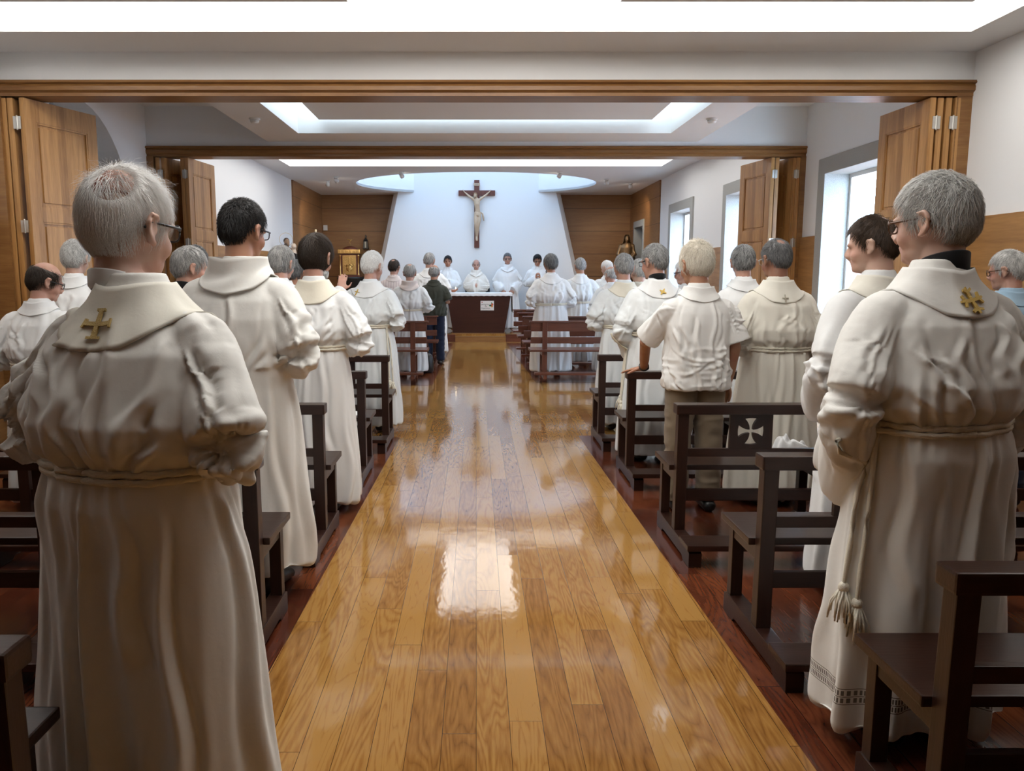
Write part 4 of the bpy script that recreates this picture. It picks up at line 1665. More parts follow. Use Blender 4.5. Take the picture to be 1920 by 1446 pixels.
def hair_parts(sp, T, root, mat, near):
    style, t, rec = sp['hair'], sp['hair_t'], sp['rec']
    seed = sp['seed']
    rng = np.random.default_rng(seed + 5)
    # cap of hair following the skull
    n, m = (72, 48) if near else (44, 30)
    g = G()
    g.sphere((0, 0, 0), 1.0, None, n, m)
    D = g.V()
    mk = cut_mask(D, style, rec, sp['patch'])
    az = np.arctan2(D[:, 0], -D[:, 1])
    gro = vnoise(np.stack([az * 16, D[:, 2] * 3, D[:, 1] * 3], 1), seed) * .5 + vnoise(D * 5, seed + 1) * .5
    th = -.007 + (t * .72 + .007) * mk + gro * t * .22 * mk
    back = sstep(-D[:, 1], .1, .8) * sstep(-D[:, 2], .1, .7)
    P = SKULL_C + D * (SKULL_R + th[:, None]) + np.stack([np.zeros(len(D)), -.010 * back, np.zeros(len(D))], 1)
    P = P @ T[:3, :3].T + T[:3, 3]
    me = mesh_from('hair', P, g.F, True)
    a = me.attributes.new('shade', 'FLOAT', 'POINT')
    sh = np.clip(.45 + .55 * vnoise(np.stack([az * 22, D[:, 2] * 3, D[:, 1] * 4], 1), seed + 2), 0, 1)
    a.data.foreach_set('value', sh.astype(np.float32))
    h = link('hair', me, mat, root)
    if style == 'patch':
        # flushed bald spot
        n_ = np.array(sp['patch'])
        n_ /= np.linalg.norm(n_)
        e1 = np.cross(n_, (0, 0, 1.0))
        e1 /= np.linalg.norm(e1)
        e2 = np.cross(n_, e1)
        Vp = [SKULL_C + n_ * (SKULL_R + .0032)]
        Fp = []
        for i in range(1, 7):
            for j in range(28):
                a = 2 * PI * j / 28
                r_ = .46 * i / 6 * (1 + .12 * math.sin(3 * a) + .06 * math.sin(5 * a + 1))
                d = n_ * math.cos(r_) + (e1 * math.cos(a) * 1.15 + e2 * math.sin(a) * .85) * math.sin(r_)
                d /= np.linalg.norm(d)
                Vp.append(SKULL_C + d * (SKULL_R + .0032 - (.007 if i == 6 else 0)))
        for j in range(28):
            Fp.append((0, 1 + j, 1 + (j + 1) % 28))
            for i in range(5):
                b = 1 + i * 28
                Fp.append((b + j, b + 28 + j, b + 28 + (j + 1) % 28, b + (j + 1) % 28))
        Vp = np.array(Vp) @ T[:3, :3].T + T[:3, 3]
        o = link('bald_spot', mesh_from('bald_spot', Vp, Fp, True), skin('skin_flushed', (.52, .30, .235), (.46, .20, .15)), root)
        o['label'] = 'reddish bald spot'
    ns = sp['strands']
    if ns:
        D = rng.normal(size=(ns * 5, 3))
        D /= np.linalg.norm(D, axis=1)[:, None]
        mk = cut_mask(D, style, rec, sp['patch'])
        if sp['wisps']:
            mk = np.maximum(mk, sp['wisps'] * sstep(D[:, 2], .1, .4))
        D = D[rng.random(len(D)) < mk][:ns]
        k = len(D)
        L0 = sp['hair_len'] * (.6 + .8 * rng.random(k))
        wh = WHORL / np.linalg.norm(WHORL)
        pts = []
        d = D.copy()
        lift = t * (.55 + .55 * rng.random(k))
        seg = 4
        jit = rng.normal(size=(k, 3)) * sp['mess']
        P = SKULL_C + d * (SKULL_R + (t * .3))
        pts.append(P)
        for i in range(seg):
            fl = (d - wh) * 1.0 + np.array(sp['comb']) + jit
            fl = fl + np.stack([np.zeros(k), np.zeros(k), -.8 * sstep(-d[:, 2], -.3, .3)], 1)
            fl = fl - d * (fl * d).sum(1)[:, None]
            fl /= np.linalg.norm(fl, axis=1)[:, None] + 1e-6
            d = d + fl * (L0 / seg / .095)[:, None]
            d /= np.linalg.norm(d, axis=1)[:, None]
            f = (i + 1) / seg
            r = SKULL_R + (t * .3 + lift * (f ** .7) * (1 + sp['fly'] * (.15 + 2 * sstep(D[:, 2], .45, .85)) * f * rng.random(k) ** 3 * 4))[:, None]
            pts.append(SKULL_C + d * r + np.stack([np.zeros(k), -.008 * sstep(-d[:, 2], .1, .6), np.zeros(k)], 1))
        pts = np.stack(pts, 1)                                    # k, seg+1, 3
        tan = np.gradient(pts, axis=1)
        nrm = pts - SKULL_C
        sd = np.cross(tan, nrm)
        sd /= np.linalg.norm(sd, axis=2)[:, :, None] + 1e-9
        w = sp['strand_w'] * np.linspace(1, .25, seg + 1)[None, :, None] * (.6 + .8 * rng.random((k, 1, 1)))
        A, B = pts - sd * w, pts + sd * w
        C = pts + nrm / np.linalg.norm(nrm, axis=2)[:, :, None] * w * .9
        V = np.stack([A, C, B], 2).reshape(-1, 3)                 # ridge-shaped strand
        V = V @ T[:3, :3].T + T[:3, 3]
        b = (np.arange(k) * (seg + 1) * 3)[:, None, None]
        i = (np.arange(seg) * 3)[None, :, None]
        q = np.array([[0, 1, 4, 3], [1, 2, 5, 4]])
        F = np.concatenate([(b + i + q[r][None, None]).reshape(-1, 4) for r in (0, 1)])
        me = mesh_from('strands', V, F, False)
        a = me.attributes.new('shade', 'FLOAT', 'POINT')
        a.data.foreach_set('value', np.repeat(rng.random(k), (seg + 1) * 3).astype(np.float32))
        o = link('hair_strand_layer', me, mat, h)
        o['kind'] = 'stuff'
    return h


def spectacles(T, root, mat, shape):
    g = G()
    for s in (-1, 1):
        c = np.array((s * .033, .108, .094))
        P = []
        for k in range(17):
            a = 2 * PI * k / 16
            e = 3.2
            P.append(c + (.024 * np.sign(math.cos(a)) * abs(math.cos(a)) ** (2 / e), -.004 * abs(math.cos(a)), .018 * np.sign(math.sin(a)) * abs(math.sin(a)) ** (2 / e)))
        g.tube(P, .0016 if shape == 'wire' else .0024, 6, round_ends=False)
        g.tube([(s * .057, .103, .101), (s * .074, .088, .101), (s * .083, .03, .101), (s * .0845, -.005, .101), (s * .085, -.022, .088)], [.002 if shape == 'wire' else .0032] * 5, 6)
    g.tube([(-.010, .110, .098), (0, .114, .101), (.010, .110, .098)], .0018, 6)
    V = g.V() @ T[:3, :3].T + T[:3, 3]
    o = link('eyeglasses', mesh_from('eyeglasses', V, g.F, True), mat, root)
    for s in (-1, 1):
        l = G()
        l.sphere((s * .033, .108, .094), (.0232, .0012, .0172), None, 16, 8)
        V = l.V() @ T[:3, :3].T + T[:3, 3]
        link('lens', mesh_from('lens', V, l.F, True), pane_glass(), o)
    return o


def ring_on(cast, yo, z, off, n=72, tilt=0.0, sag=0.0, wide=1.0):
    P = []
    for k in range(n + 1):
        a = 2 * PI * k / n
        zz = z + tilt * math.sin(a) - sag * math.cos(a)
        d = np.array((math.sin(a), -math.cos(a), 0))
        p = cast.inner((0, yo, zz), d)
        lim = 1 / math.hypot(math.sin(a) / .235, math.cos(a) / .20) * wide
        if p is None or np.hypot(p[0], p[1] - yo) > lim:
            p = np.array((0, yo, zz)) + d * lim * .9
        P.append(p + d * off)
    P = np.array(P)
    r = np.hypot(P[:, 0], P[:, 1] - yo)
    for _ in range(2):                                            # the cord bridges the pleats
        rr = np.maximum(r, (np.roll(r, 1) + np.roll(r, -1)) / 2)
        P[:, 0] *= rr / r
        P[:, 1] = yo + (P[:, 1] - yo) * rr / r
        r = rr
    P[-1] = P[0]
    return P


HAIRS = {
    'black': ((.006, .006, .007), (.022, .018, .016)), 'darkbrown': ((.016, .011, .008), (.06, .042, .03)), 'brown': ((.03, .018, .012), (.10, .065, .042)),
    'iron': ((.035, .035, .037), (.28, .28, .28)), 'grey': ((.13, .13, .13), (.62, .61, .59)), 'silver': ((.24, .235, .225), (.88, .87, .84)),
    'white': ((.76, .74, .72), (.95, .94, .92)), 'cream': ((.62, .56, .46), (.92, .87, .76)), 'saltpepper': ((.03, .03, .032), (.50, .50, .49)),
}
SKINS = {'pale': ((.60, .40, .31), (.56, .27, .20)), 'ruddy': ((.52, .30, .22), (.47, .19, .14)), 'tan': ((.44, .23, .14), (.42, .16, .10)), 'dark': ((.30, .15, .09), (.28, .10, .07))}
DRESS = {
    'warm': (.80, .785, .745), 'white': (.81, .815, .81), 'cool': (.77, .795, .80), 'cream': (.79, .755, .665), 'stole': (.79, .74, .62), 'ivory': (.80, .77, .68), 'pinkish': (.74, .66, .63),
    'olive': (.048, .050, .038), 'shirt': (.80, .79, .765), 'blue': (.36, .52, .66), 'navy': (.014, .020, .045), 'khaki': (.20, .155, .105), 'black': (.012, .012, .013), 'chasuble': (.80, .745, .665),
}
DEF = dict(H=1.72, girth=1.0, stoop=.015, pose=('clasp', 'clasp'), yaw=0, pitch=8, roll=0, hs=1.08, fwd=.0, dress='alb', color='white', belt=1.02, hem=.075, flare=1.0, sleeve='long', cuff=1.0, fold=1.0,
           collar='stole', collar_color='ivory', stole_drop=0.0, emblem=None, hair='full', hair_c='grey', hair_t=.011, hair_len=.04, rec=0.0, strands=0, strand_w=.0011, mess=.25, comb=(0, 0, 0), fly=0.0, wisps=0.0,
           skin='ruddy', glasses=None, cord=True, tassel=None, beard=None, face=False, curl=(.75, .75), palm=True, spread=.1, trousers=None, lace=None, vox=None, seed=1, rz=0, stripes=None, z=0.0, inner=None, spots=None, smooth=4, narrow=1.0, lat=0.0, deep=1.0, patch=None, inner_top=.0, drop=0.0, sfold=1.0)
BODY_CACHE = {}
N_PERSON = [0]


def person(label, x, y, **kw):
    sp = dict(DEF)
    sp.update(kw)
    N_PERSON[0] += 1
    if 'seed' not in kw:
        sp['seed'] = N_PERSON[0] * 7 + 3
    s = sp['H'] / 1.72
    near = y < 4.4
    vox = sp['vox'] or (.0062 if y < 2.8 else .0085 if y < 5.6 else .011 if y < 9 else .014)
    R, Lf = arms(sp['pose'][0])[0], arms(sp['pose'][1])[1]
    nw = sp['narrow']
    sp['zs'] = -(sp['hs'] - 1) * .20 - .022

    def zw(z):
        return z + sp['zs'] * float(sstep(z, 1.0, 1.33))
    sp['zw'] = zw
    fit = lambda J: [(p[0] * nw, p[1], zw(p[2])) for p in J[:3]] + list(J[3:])
    R, Lf = fit(R), fit(Lf)
    sp['joints'] = [R, Lf]
    T = np.eye(4)
    rm = Euler((-math.radians(sp['pitch']), math.radians(sp['roll']), math.radians(sp['yaw'])), 'XYZ').to_matrix()
    T[:3, :3] = np.array(rm) * sp['hs']
    T[:3, 3] = (sp['lat'], sp['stoop'] + sp['fwd'] + .008, 1.722 - .222 * sp['hs'])
    V, N, F = body_mesh(sp, T, vox if y < 5.6 else .010)
    sk = SKINS[sp['skin']]
    root = link('person', mesh_from('person', V, F, True), skin('skin_' + sp['skin'], *sk))
    root.location = (x, y, sp['z'])
    root.rotation_euler = (0, 0, sp['rz'])
    root.scale = (s, s, s)
    tag(root, label, 'person', sp.get('group'))
    # clothes
    V, F = garment(sp, vox)
    cm = cloth('cloth_' + sp['color'] + ('_lace' if sp['lace'] else '') + ('_striped' if sp['stripes'] else ''), DRESS[sp['color']], lace=sp['lace'], stripes=sp['stripes'])
    robe = link({'alb': 'alb', 'loose': 'alb', 'chasuble': 'chasuble'}.get(sp['dress'], 'shirt'), mesh_from('robe', V, F, True), cm, root)
    cast = caster(V, F)
    yo = sp['stoop']
    if sp['trousers']:
        g = G()
        for q in (-1, 1):
            rr = [superring(.105, .125, 0, .90, 28, 2.2, q * .075), superring(.098, .110, .004, .78, 28, 2.2, q * .088), superring(.082, .09, .008, .52, 28, 2.1, q * .098),
                  superring(.074, .082, -.004, .28, 28, 2.1, q * .103), superring(.070, .088, .004, .075, 28, 2.1, q * .106)]
            g.loft(rr)
        g.loft([superring(.17 * sp['girth'], .125 * sp['girth'], 0, z, 40) for z in (.80, .90, 1.0)])
        Vt, Nt, Ft = remesh(g, vox * 1.1, 3)
        f = vnoise(Vt * np.array((9, 9, 22)), sp['seed'] + 40)
        Vt = Vt + Nt * (.007 * (1 - 2 * np.abs(f)) * sstep(Vt[:, 2], .95, .5))[:, None]
        link('trousers', mesh_from('trousers', Vt, Ft, True), cloth('cloth_' + sp['trousers'], DRESS[sp['trousers']]), root)
    if sp['hem'] > .04 and (sp['trousers'] or y < 13):
        for q in (-1, 1):
            g = G()
            g.tube([(q * .10, -.055, .040), (q * .104, .02, .045), (q * .113, .13, .030)], [(.044, .040), (.046, .042), (.046, .028)], 14)
            Vs = g.V()
            Vs[:, 2] = np.maximum(Vs[:, 2], .002)
            link('shoe', mesh_from('shoe', Vs, g.F, True), M_BLACK, root)
    c0 = np.array((0, yo * .9 - .008, 1.325 + sp['zs']))
    if sp['inner']:
        g = G()
        piv = T[:3, 3]
        th = np.linspace(0, 2 * PI, 28, endpoint=False)
        rings = []
        it = sp['inner_top']
        for r, dz in ((.060, -.06), (.066, -.05), (.0655, it - .004), (.0625, it), (.060, it - .004)):
            rings.append(np.stack([piv[0] + r * np.cos(th), piv[1] - .022 + r * 1.02 * np.sin(th), piv[2] + dz + .018 * np.sin(th) * -1], 1))
        g.loft(rings, cap=False)
        g.build('shirt_collar', cloth('cloth_' + sp['inner'], DRESS[sp['inner']]), root)
    if sp['collar']:
        styles = [sp['collar']]
        Vc, Fc = collar(sp, cast, sp['collar'])
        o = link({'stole': 'stole', 'amice': 'collar', 'cowl': 'cowl'}[sp['collar']], mesh_from('collar', Vc, Fc, True), cloth('cloth_' + sp['collar_color'], DRESS[sp['collar_color']]), root)
        md = o.modifiers.new('thick', 'SOLIDIFY')
        md.thickness = .0045
        md.offset = 1
        if sp['emblem']:
            kind, u, v, mt, rot = sp['emblem']
            c2 = caster(np.asarray(Vc), Fc)
            ca, sa = math.cos(rot), math.sin(rot)
            q = [[np.array((p[0] * ca - p[1] * sa, p[0] * sa + p[1] * ca)) for p in b] for b in EMBLEMS[kind]]
            emblem(c2, c0, u, v, q, .0055).build('embroidered_cross', mt, o, smooth=False)
    if sp['dress'] == 'alb' and sp['cord']:
        big = y < 5.6
        g = G()
        for dz in (-.0085, .0085):
            P = ring_on(cast, 0, sp['belt'] + dz, .004 if dz > 0 else .005, 96 if big else 48, tilt=.006 * math.sin(sp['seed']), sag=.006, wide=sp['girth'])
            g.tube(P, .0088, 8, round_ends=False, twist=.9 if big else None)
        co = g.build('cincture', M_ROPE, root)
        if sp['tassel']:
            a = sp['tassel']
            g2 = G()
            gt = G()
            for k, (da, z1) in enumerate(((-.05, .53), (.07, .49))):
                P = []
                for t in np.linspace(0, 1, 14):
                    zz = sp['belt'] - t * (sp['belt'] - z1)
                    aa = a + da * min(1, t * 3)
                    p = cast.inner((0, 0, zz), (math.sin(aa), -math.cos(aa), 0))
                    if p is None:
                        continue
                    P.append(p + np.array((math.sin(aa), -math.cos(aa), 0)) * (.012))
                g2.tube(P, .0075, 8, twist=.8)
                e = P[-1]
                gt.sphere(e + (0, 0, -.012), (.016, .016, .018), None, 12, 8)
                rng = np.random.default_rng(k)
                for f in range(26):
                    q = 2 * PI * f / 26
                    r0, r1 = .010, .014 + .016 * rng.random()
                    w = .006 * rng.normal(size=3)
                    gt.tube([e + (r0 * math.cos(q), r0 * math.sin(q), -.018), e + (r1 * math.cos(q), r1 * math.sin(q), -.06) + w, e + (r1 * 1.15 * math.cos(q), r1 * 1.15 * math.sin(q), -.10 - .02 * rng.random()) + w * 1.5], [.003, .0034, .0026], 5, round_ends=False)
            g2.build('cord_end', M_ROPE, co)
            gt.build('tassel', M_ROPE, co)
    # head details
    hc = HAIRS[sp['hair_c']]
    hair_parts(sp, T, root, hairmat('hair_' + sp['hair_c'], *hc), near)
    if sp['glasses']:
        spectacles(T, root, plain('tortoiseshell', (.10, .04, .015), .3) if sp['glasses'] == 'shell' else M_STEEL if sp['glasses'] == 'wire' else plain('black_acetate', (.01, .01, .012), .3), sp['glasses'])
    if sp.get('watch'):
        g = G()
        w, e = np.array(Lf[2]), np.array(Lf[1])
        d = (w - e) / np.linalg.norm(w - e)
        a = np.cross(d, (0, 0, 1))
        a /= np.linalg.norm(a)
        b = np.cross(a, d)
        c = w - d * .03
        g.tube([c + (a * math.cos(t) + b * math.sin(t)) * .033 for t in np.linspace(0, 2 * PI, 25)], [(.003, .010)] * 25, 8, up=d, round_ends=False)
        g.tube([c + b * .030, c + b * .041], .019, 16, round_ends=False)
        g.build('wristwatch', M_BLACK, root)
    if sp['beard']:
        g = G()
        g.sphere((0, .045, .010), (.058, .060, .046), None, 20, 14)
        g.sphere((0, .080, -.004), (.032, .030, .030), None, 16, 10)
        Vb, Nb, Fb = remesh(g, .008, 2)
        Vb = Vb + Nb * (.003 * vnoise(Vb * 160, 3))[:, None]
        Vb = Vb @ T[:3, :3].T + T[:3, 3]
        me = mesh_from('beard', Vb, Fb, True)
        a = me.attributes.new('shade', 'FLOAT', 'POINT')
        a.data.foreach_set('value', np.random.default_rng(1).random(len(Vb)).astype(np.float32))
        link('beard', me, hairmat('hair_' + sp['beard'], *HAIRS[sp['beard']]), root)
    if sp['face']:
        for q in (-1, 1):
            for nm, c, r, mt in (('eye', (q * .031, .0945, .092), (.012, .006, .007), plain('dark_eye', (.03, .02, .015), .2)),
                                 ('eyebrow', (q * .031, .1025, .112), (.019, .004, .0042), hairmat('hair_' + sp['hair_c'], *hc))):
                g = G()
                g.sphere(c, r, (0, q * .12 if nm == 'eyebrow' else 0, 0), 12, 8)
                Ve = g.V() @ T[:3, :3].T + T[:3, 3]
                link(nm, mesh_from(nm, Ve, g.F, True), mt, root)
        g = G()
        g.sphere((0, .1035, .0315), (.022, .003, .0065), None, 12, 8)
        Ve = g.V() @ T[:3, :3].T + T[:3, 3]
        link('lips', mesh_from('lips', Ve, g.F, True), plain('lip_skin', (.36, .13, .11), .5), root)
    return root

# ------------------------------------------------------------------ the congregation, left of the aisle
CL = 'concelebrating priests in white albs'
person('large elderly balding man with wispy white hair and glasses, nearest on the left, cream stole', -.85, 1.99, H=1.74, girth=1.24, deep=.9, stoop=.03, rz=-.36, yaw=-4, pitch=6, hs=1.15, lat=-.062, narrow=1.05, color='warm',
       collar='stole', collar_color='ivory', stole_drop=-.06, emblem=('jerusalem', .02, .47, M_DULLGOLD, .05), inner='white', inner_top=-.012, hair='patch', patch=(.42, -.66, .62), rec=.10, hair_c='white', hair_t=.010, hair_len=.045, strands=5600, wisps=.45, fly=.38, mess=.2, strand_w=.0005,
       skin='pale', glasses='black', belt=1.0, fold=1.15)
person('man with short black hair and glasses in loose ungirded cream robe, second on the left', -1.07, 3.64, H=1.81, girth=1.08, yaw=-16, hs=1.05, dress='loose', color='warm', collar='cowl', collar_color='warm', hair='full', hair_c='black',
       hair_t=.012, hair_len=.018, strands=5000, strand_w=.0012, skin='tan', glasses='black', hem=.14, rz=-.15, flare=1.0, fold=1.1)
person('man with longish dark brown hair and cream stole, third on the left', -1.0, 4.96, H=1.725, hs=1.12, yaw=-14, color='white', collar='stole', collar_color='stole', hair='full', hair_c='darkbrown', hair_t=.012, hair_len=.10,
       strands=6000, mess=.28, fly=.15, strand_w=.0012, beard='grey', skin='ruddy', belt=1.04, rz=-.06)
person('white-haired man in girded alb, thin gold cross on his stole, left of the aisle', -1.0, 7.58, H=1.70, girth=1.1, hs=1.14, yaw=-12, pitch=10, rz=-.28, color='cool', collar='stole', collar_color='white', stole_drop=-.08, emblem=('plain', -.55, .35, M_GOLDTHREAD, 0),
       hair='full', hair_c='white', hair_t=.011, hair_len=.03, strands=3000, strand_w=.0014, tassel=1.15, belt=1.02, skin='ruddy')
person('grey bald-crowned man in white alb with pinkish cowl, behind the first left bench', -.98, 11.86, H=1.645, hs=1.12, color='cool', collar='cowl', collar_color='pinkish', hair='crown', hair_c='grey', strands=700, strand_w=.002, skin='ruddy', pitch=14)
person('balding man in dark green polo shirt and navy trousers at the edge of the aisle', -.70, 13.35, H=1.65, hs=1.1, narrow=.88, dress='shirt', color='olive', sleeve='short', trousers='navy', hem=.84, collar='amice', collar_color='olive', cord=False, hair='horseshoe', hair_c='grey',
       strands=700, strand_w=.002, skin='tan', girth=1.08, pose=('clasp', 'clasp'), rz=-.1)
person('dark-haired balding man in pinkish white shirt near the left wood panelling', -1.37, 13.38, H=1.74, narrow=.88, dress='shirt', color='pinkish', sleeve='long', trousers='navy', hem=.84, collar='amice', collar_color='pinkish', cord=False, hair='crown', hair_c='darkbrown', strands=700,
       strand_w=.002, skin='ruddy', yaw=-12, stripes=(150, (.60, .50, .50)))
person('tall grey-haired man in cream robe standing in front of the dark green polo shirt', -.86, 14.7, H=1.885, girth=1.1, color='white', collar='stole', collar_color='white', hair='full', hair_c='grey', strands=700, strand_w=.002, yaw=-10)
person('man with streaky grey combed hair between the black-haired and the brown-haired man, right hand raised', -1.53, 6.28, deep=.85, narrow=.92, H=1.70, hs=1.1, pose=('reach', 'clasp'), color='white', collar='amice', collar_color='white', hair='full', hair_c='grey', hair_t=.013, hair_len=.07, strands=3200,
       strand_w=.0015, skin='ruddy', yaw=-20, curl=(.12, .7), spread=.25, vox=.0068, cuff=.8)
person('black-haired man with small bald spot, half hidden left of the long brown hair', -2.0, 8.8, H=1.71, hair='crown', hair_c='black', strands=900, strand_w=.0018, color='white', collar='amice', collar_color='white', skin='tan')
person('short man with cropped black-grey hair, half hidden left of the long brown hair', -1.72, 7.65, H=1.62, hair='full', hair_c='iron', strands=1000, strand_w=.0016, color='white', collar='amice', collar_color='white', skin='tan', yaw=-15)
person('grey-haired man in dark inner collar behind the face of the nearest left man', -1.80, 4.98, H=1.65, hs=1.08, hair='full', hair_c='grey', strands=2200, strand_w=.0013, color='white', collar=None, inner='black', skin='ruddy', yaw=-38, rz=-.25, cord=False, dress='loose')
person('man with wavy iron-grey hair and pink crown in white collar, before the left folding door', -2.19, 6.28, deep=.85, H=1.70, narrow=.75, hs=1.1, hair='crown', hair_c='iron', hair_t=.014, hair_len=.05, mess=.6, strands=2600, strand_w=.0016, color='white', collar='amice', collar_color='white', skin='ruddy', yaw=10)
person('bald man with dark fringe and glasses at the far left edge', -2.72, 5.0, H=1.56, hs=1.1, hair='horseshoe', hair_c='darkbrown', strands=1800, strand_w=.0012, color='white', collar='amice', collar_color='white', skin='ruddy', yaw=-45, pitch=16, glasses='black')
person('white-grey curly-haired man behind the bald man at the left edge', -3.13, 6.28, deep=.85, H=1.74, hair='full', hair_c='silver', hair_t=.016, mess=.9, strands=2600, strand_w=.0014, color='white', collar='amice', collar_color='white', skin='pale')

# ------------------------------------------------------------------ right of the aisle
person('tall silver-haired man with tortoiseshell glasses, nearest on the right, gold cross on his stole', 1.40, 2.43, H=1.775, girth=1.10, deep=.88, stoop=.03, rz=.20, yaw=24, pitch=6, hs=1.09, rec=.12, lat=.02, color='warm', pose=('low', 'low'), collar='stole', collar_color='warm', stole_drop=.04,
       emblem=('fleury', .05, .50, M_GOLDTHREAD, -.55), inner='black', hair='full', hair_c='silver', hair_t=.013, hair_len=.035, strands=6500, strand_w=.0009, mess=.45, skin='pale', glasses='shell', tassel=-1.35, belt=1.0, hem=.09, cuff=1.25, drop=.05, sfold=.6,
       lace=[(.205, .0075, False), (.182, .0075, False), (.2175, .0012, True), (.1935, .0012, True), (.170, .0012, True)], fold=1.1)
person('young man with short dark brown hair, seen in profile against the bright window', 1.82, 3.64, H=1.74, hs=1.05, yaw=34, rz=.30, pose=('touch', 'low'), color='white', collar='stole', collar_color='ivory', hair='crown', hair_c='brown', hair_t=.011, hair_len=.022, strands=4600,
       strand_w=.0011, skin='pale')
person('man with black hair and bald spot in cream alb, small cross on his collar', 1.91, 5.10, H=1.70, girth=1.06, narrow=.86, hs=1.03, yaw=14, color='cream', collar='stole', collar_color='ivory', stole_drop=.02, emblem=('plain', 0, .32, M_GREYTHREAD, 0), hair='crown', hair_c='iron', hair_t=.010, hair_len=.02, strands=3600,
       strand_w=.0011, skin='dark', glasses='wire', belt=1.03)
person('white-haired man in untucked short-sleeved white shirt and khaki trousers, hand on the pew', 1.36, 4.92, H=1.68, hs=1.14, girth=1.02, narrow=.92, yaw=14, rz=.05, dress='shirt', color='shirt', sleeve='short', trousers='khaki', hem=.80, pose=('down', 'rail'), collar='amice', collar_color='shirt', cord=False,
       hair='full', hair_c='cream', hair_t=.012, hair_len=.045, mess=.55, fly=.2, strands=5200, strand_w=.0012, skin='tan', curl=(.5, .18), watch=True, fold=1.2, vox=.007)
person('grey-haired man in white collar half hidden behind the white shirt', 2.10, 6.34, H=1.71, narrow=.72, hs=1.08, hair='full', hair_c='saltpepper', strands=2600, strand_w=.0015, color='white', collar='amice', collar_color='white', skin='ruddy', yaw=-10)
person('stout man with cropped brown-grey hair, yellow star on white stole, black inner collar', 1.42, 6.33, H=1.72, girth=1.13, narrow=.92, hs=1.12, yaw=26, rz=.12, color='cool', pose=('low', 'low'), collar='stole', collar_color='white', emblem=('star', .02, .48, M_GOLDTHREAD, 0), inner='black', hair='full', hair_c='saltpepper', hair_t=.008,
       hair_len=.02, strands=3000, strand_w=.0013, skin='ruddy', glasses='black', tassel=-1.45)
person('grey-haired man with thinning pink crown and plain cream stole at fifth pew', 1.40, 7.62, H=1.68, girth=1.04, hs=1.1, yaw=6, color='cool', collar='stole', collar_color='stole', hair='thin', hair_c='grey', hair_t=.009, hair_len=.025, strands=2400, strand_w=.0015, skin='ruddy')
person('white-haired man with glasses in profile, between stout man and white shirt', 2.10, 8.0, H=1.63, hair='full', hair_c='white', strands=1000, strand_w=.0018, color='cool', collar='amice', collar_color='white', skin='ruddy', yaw=60, glasses='black')
person('pale balding man in cream robe half hidden behind the stout man', 1.72, 8.45, H=1.645, hair='thin', hair_c='silver', strands=900, strand_w=.0018, color='ivory', collar='cowl', collar_color='ivory', skin='pale', yaw=20)
person('grey flat-topped man with dark beard and glasses in full alb behind the right bench', 1.10, 11.86, H=1.785, girth=1.12, hs=1.12, yaw=10, color='white', collar='stole', collar_color='white', hair='full', hair_c='iron', hair_t=.016, strands=900, strand_w=.0022, beard='iron', glasses='black', skin='tan', cuff=1.2)
person('slim grey-haired man in girded alb before the right wood panelling', 1.70, 13.16, H=1.76, girth=.96, hs=1.08, color='cool', collar='stole', collar_color='white', hair='full', hair_c='grey', hair_t=.009, strands=700, strand_w=.002, skin='tan', yaw=8)
person('white bald-headed man in profile before the right wood panelling', 2.36, 14.4, H=1.75, hair='thin', hair_c='white', hair_t=.006, strands=600, strand_w=.002, color='cool', collar='amice', collar_color='white', skin='pale', yaw=45, pitch=14)
person('short balding grey man just left of the grey-haired man in plain cream stole', 2.0, 11.9, H=1.61, hair='horseshoe', hair_c='silver', strands=700, strand_w=.002, color='cool', collar='stole', collar_color='white', skin='ruddy', yaw=25, pitch=12)
person('grey-haired man with glasses in pale blue shirt at the right edge', 3.36, 5.05, H=1.63, hs=1.08, dress='shirt', color='blue', sleeve='short', trousers='navy', hem=.84, collar='amice', collar_color='blue', cord=False, hair='full', hair_c='silver', hair_t=.010, hair_len=.025, strands=3000, strand_w=.0012, skin='ruddy', glasses='shell', yaw=38)

# ------------------------------------------------------------------ behind the altar, facing the congregation
PZ = dict(narrow=.84, z=.172, rz=PI, face=True, hs=1.06, vox=.011)
person('dark-haired deacon in white alb with folded hands, left of three at the altar', -.665, 19.0, H=1.765, pose=('cross', 'cross'), color='white', collar='amice', collar_color='white', hair='full', hair_c='black', strands=700, strand_w=.002, skin='tan', pitch=4, **PZ)
person('balding celebrant in cream chasuble standing at the middle of the altar', .0, 19.0, H=1.675, girth=1.1, dress='chasuble', pose=('cross', 'cross'), color='chasuble', collar='cowl', collar_color='chasuble', hair='horseshoe', hair_c='grey', strands=400, strand_w=.002, skin='ruddy', cuff=1.6, pitch=2, **PZ)
person('man with grey hair and glasses in white chasuble right of the altar, hands clasped low', .73, 19.0, H=1.825, girth=1.08, dress='chasuble', pose=('low', 'low'), color='white', collar='cowl', collar_color='white', hair='full', hair_c='iron', hair_t=.009, strands=700, strand_w=.002, skin='ruddy', glasses='black', cuff=1.5, pitch=2, **PZ)
person('young black-haired man with glasses looking down at his hands, far right at the white wall', 1.43, 19.0, H=1.795, girth=.94, pose=('pray', 'pray'), color='white', collar='amice', collar_color='white', hair='full', hair_c='black', hair_t=.016, strands=900, strand_w=.002, skin='tan', glasses='black', pitch=16, **PZ)

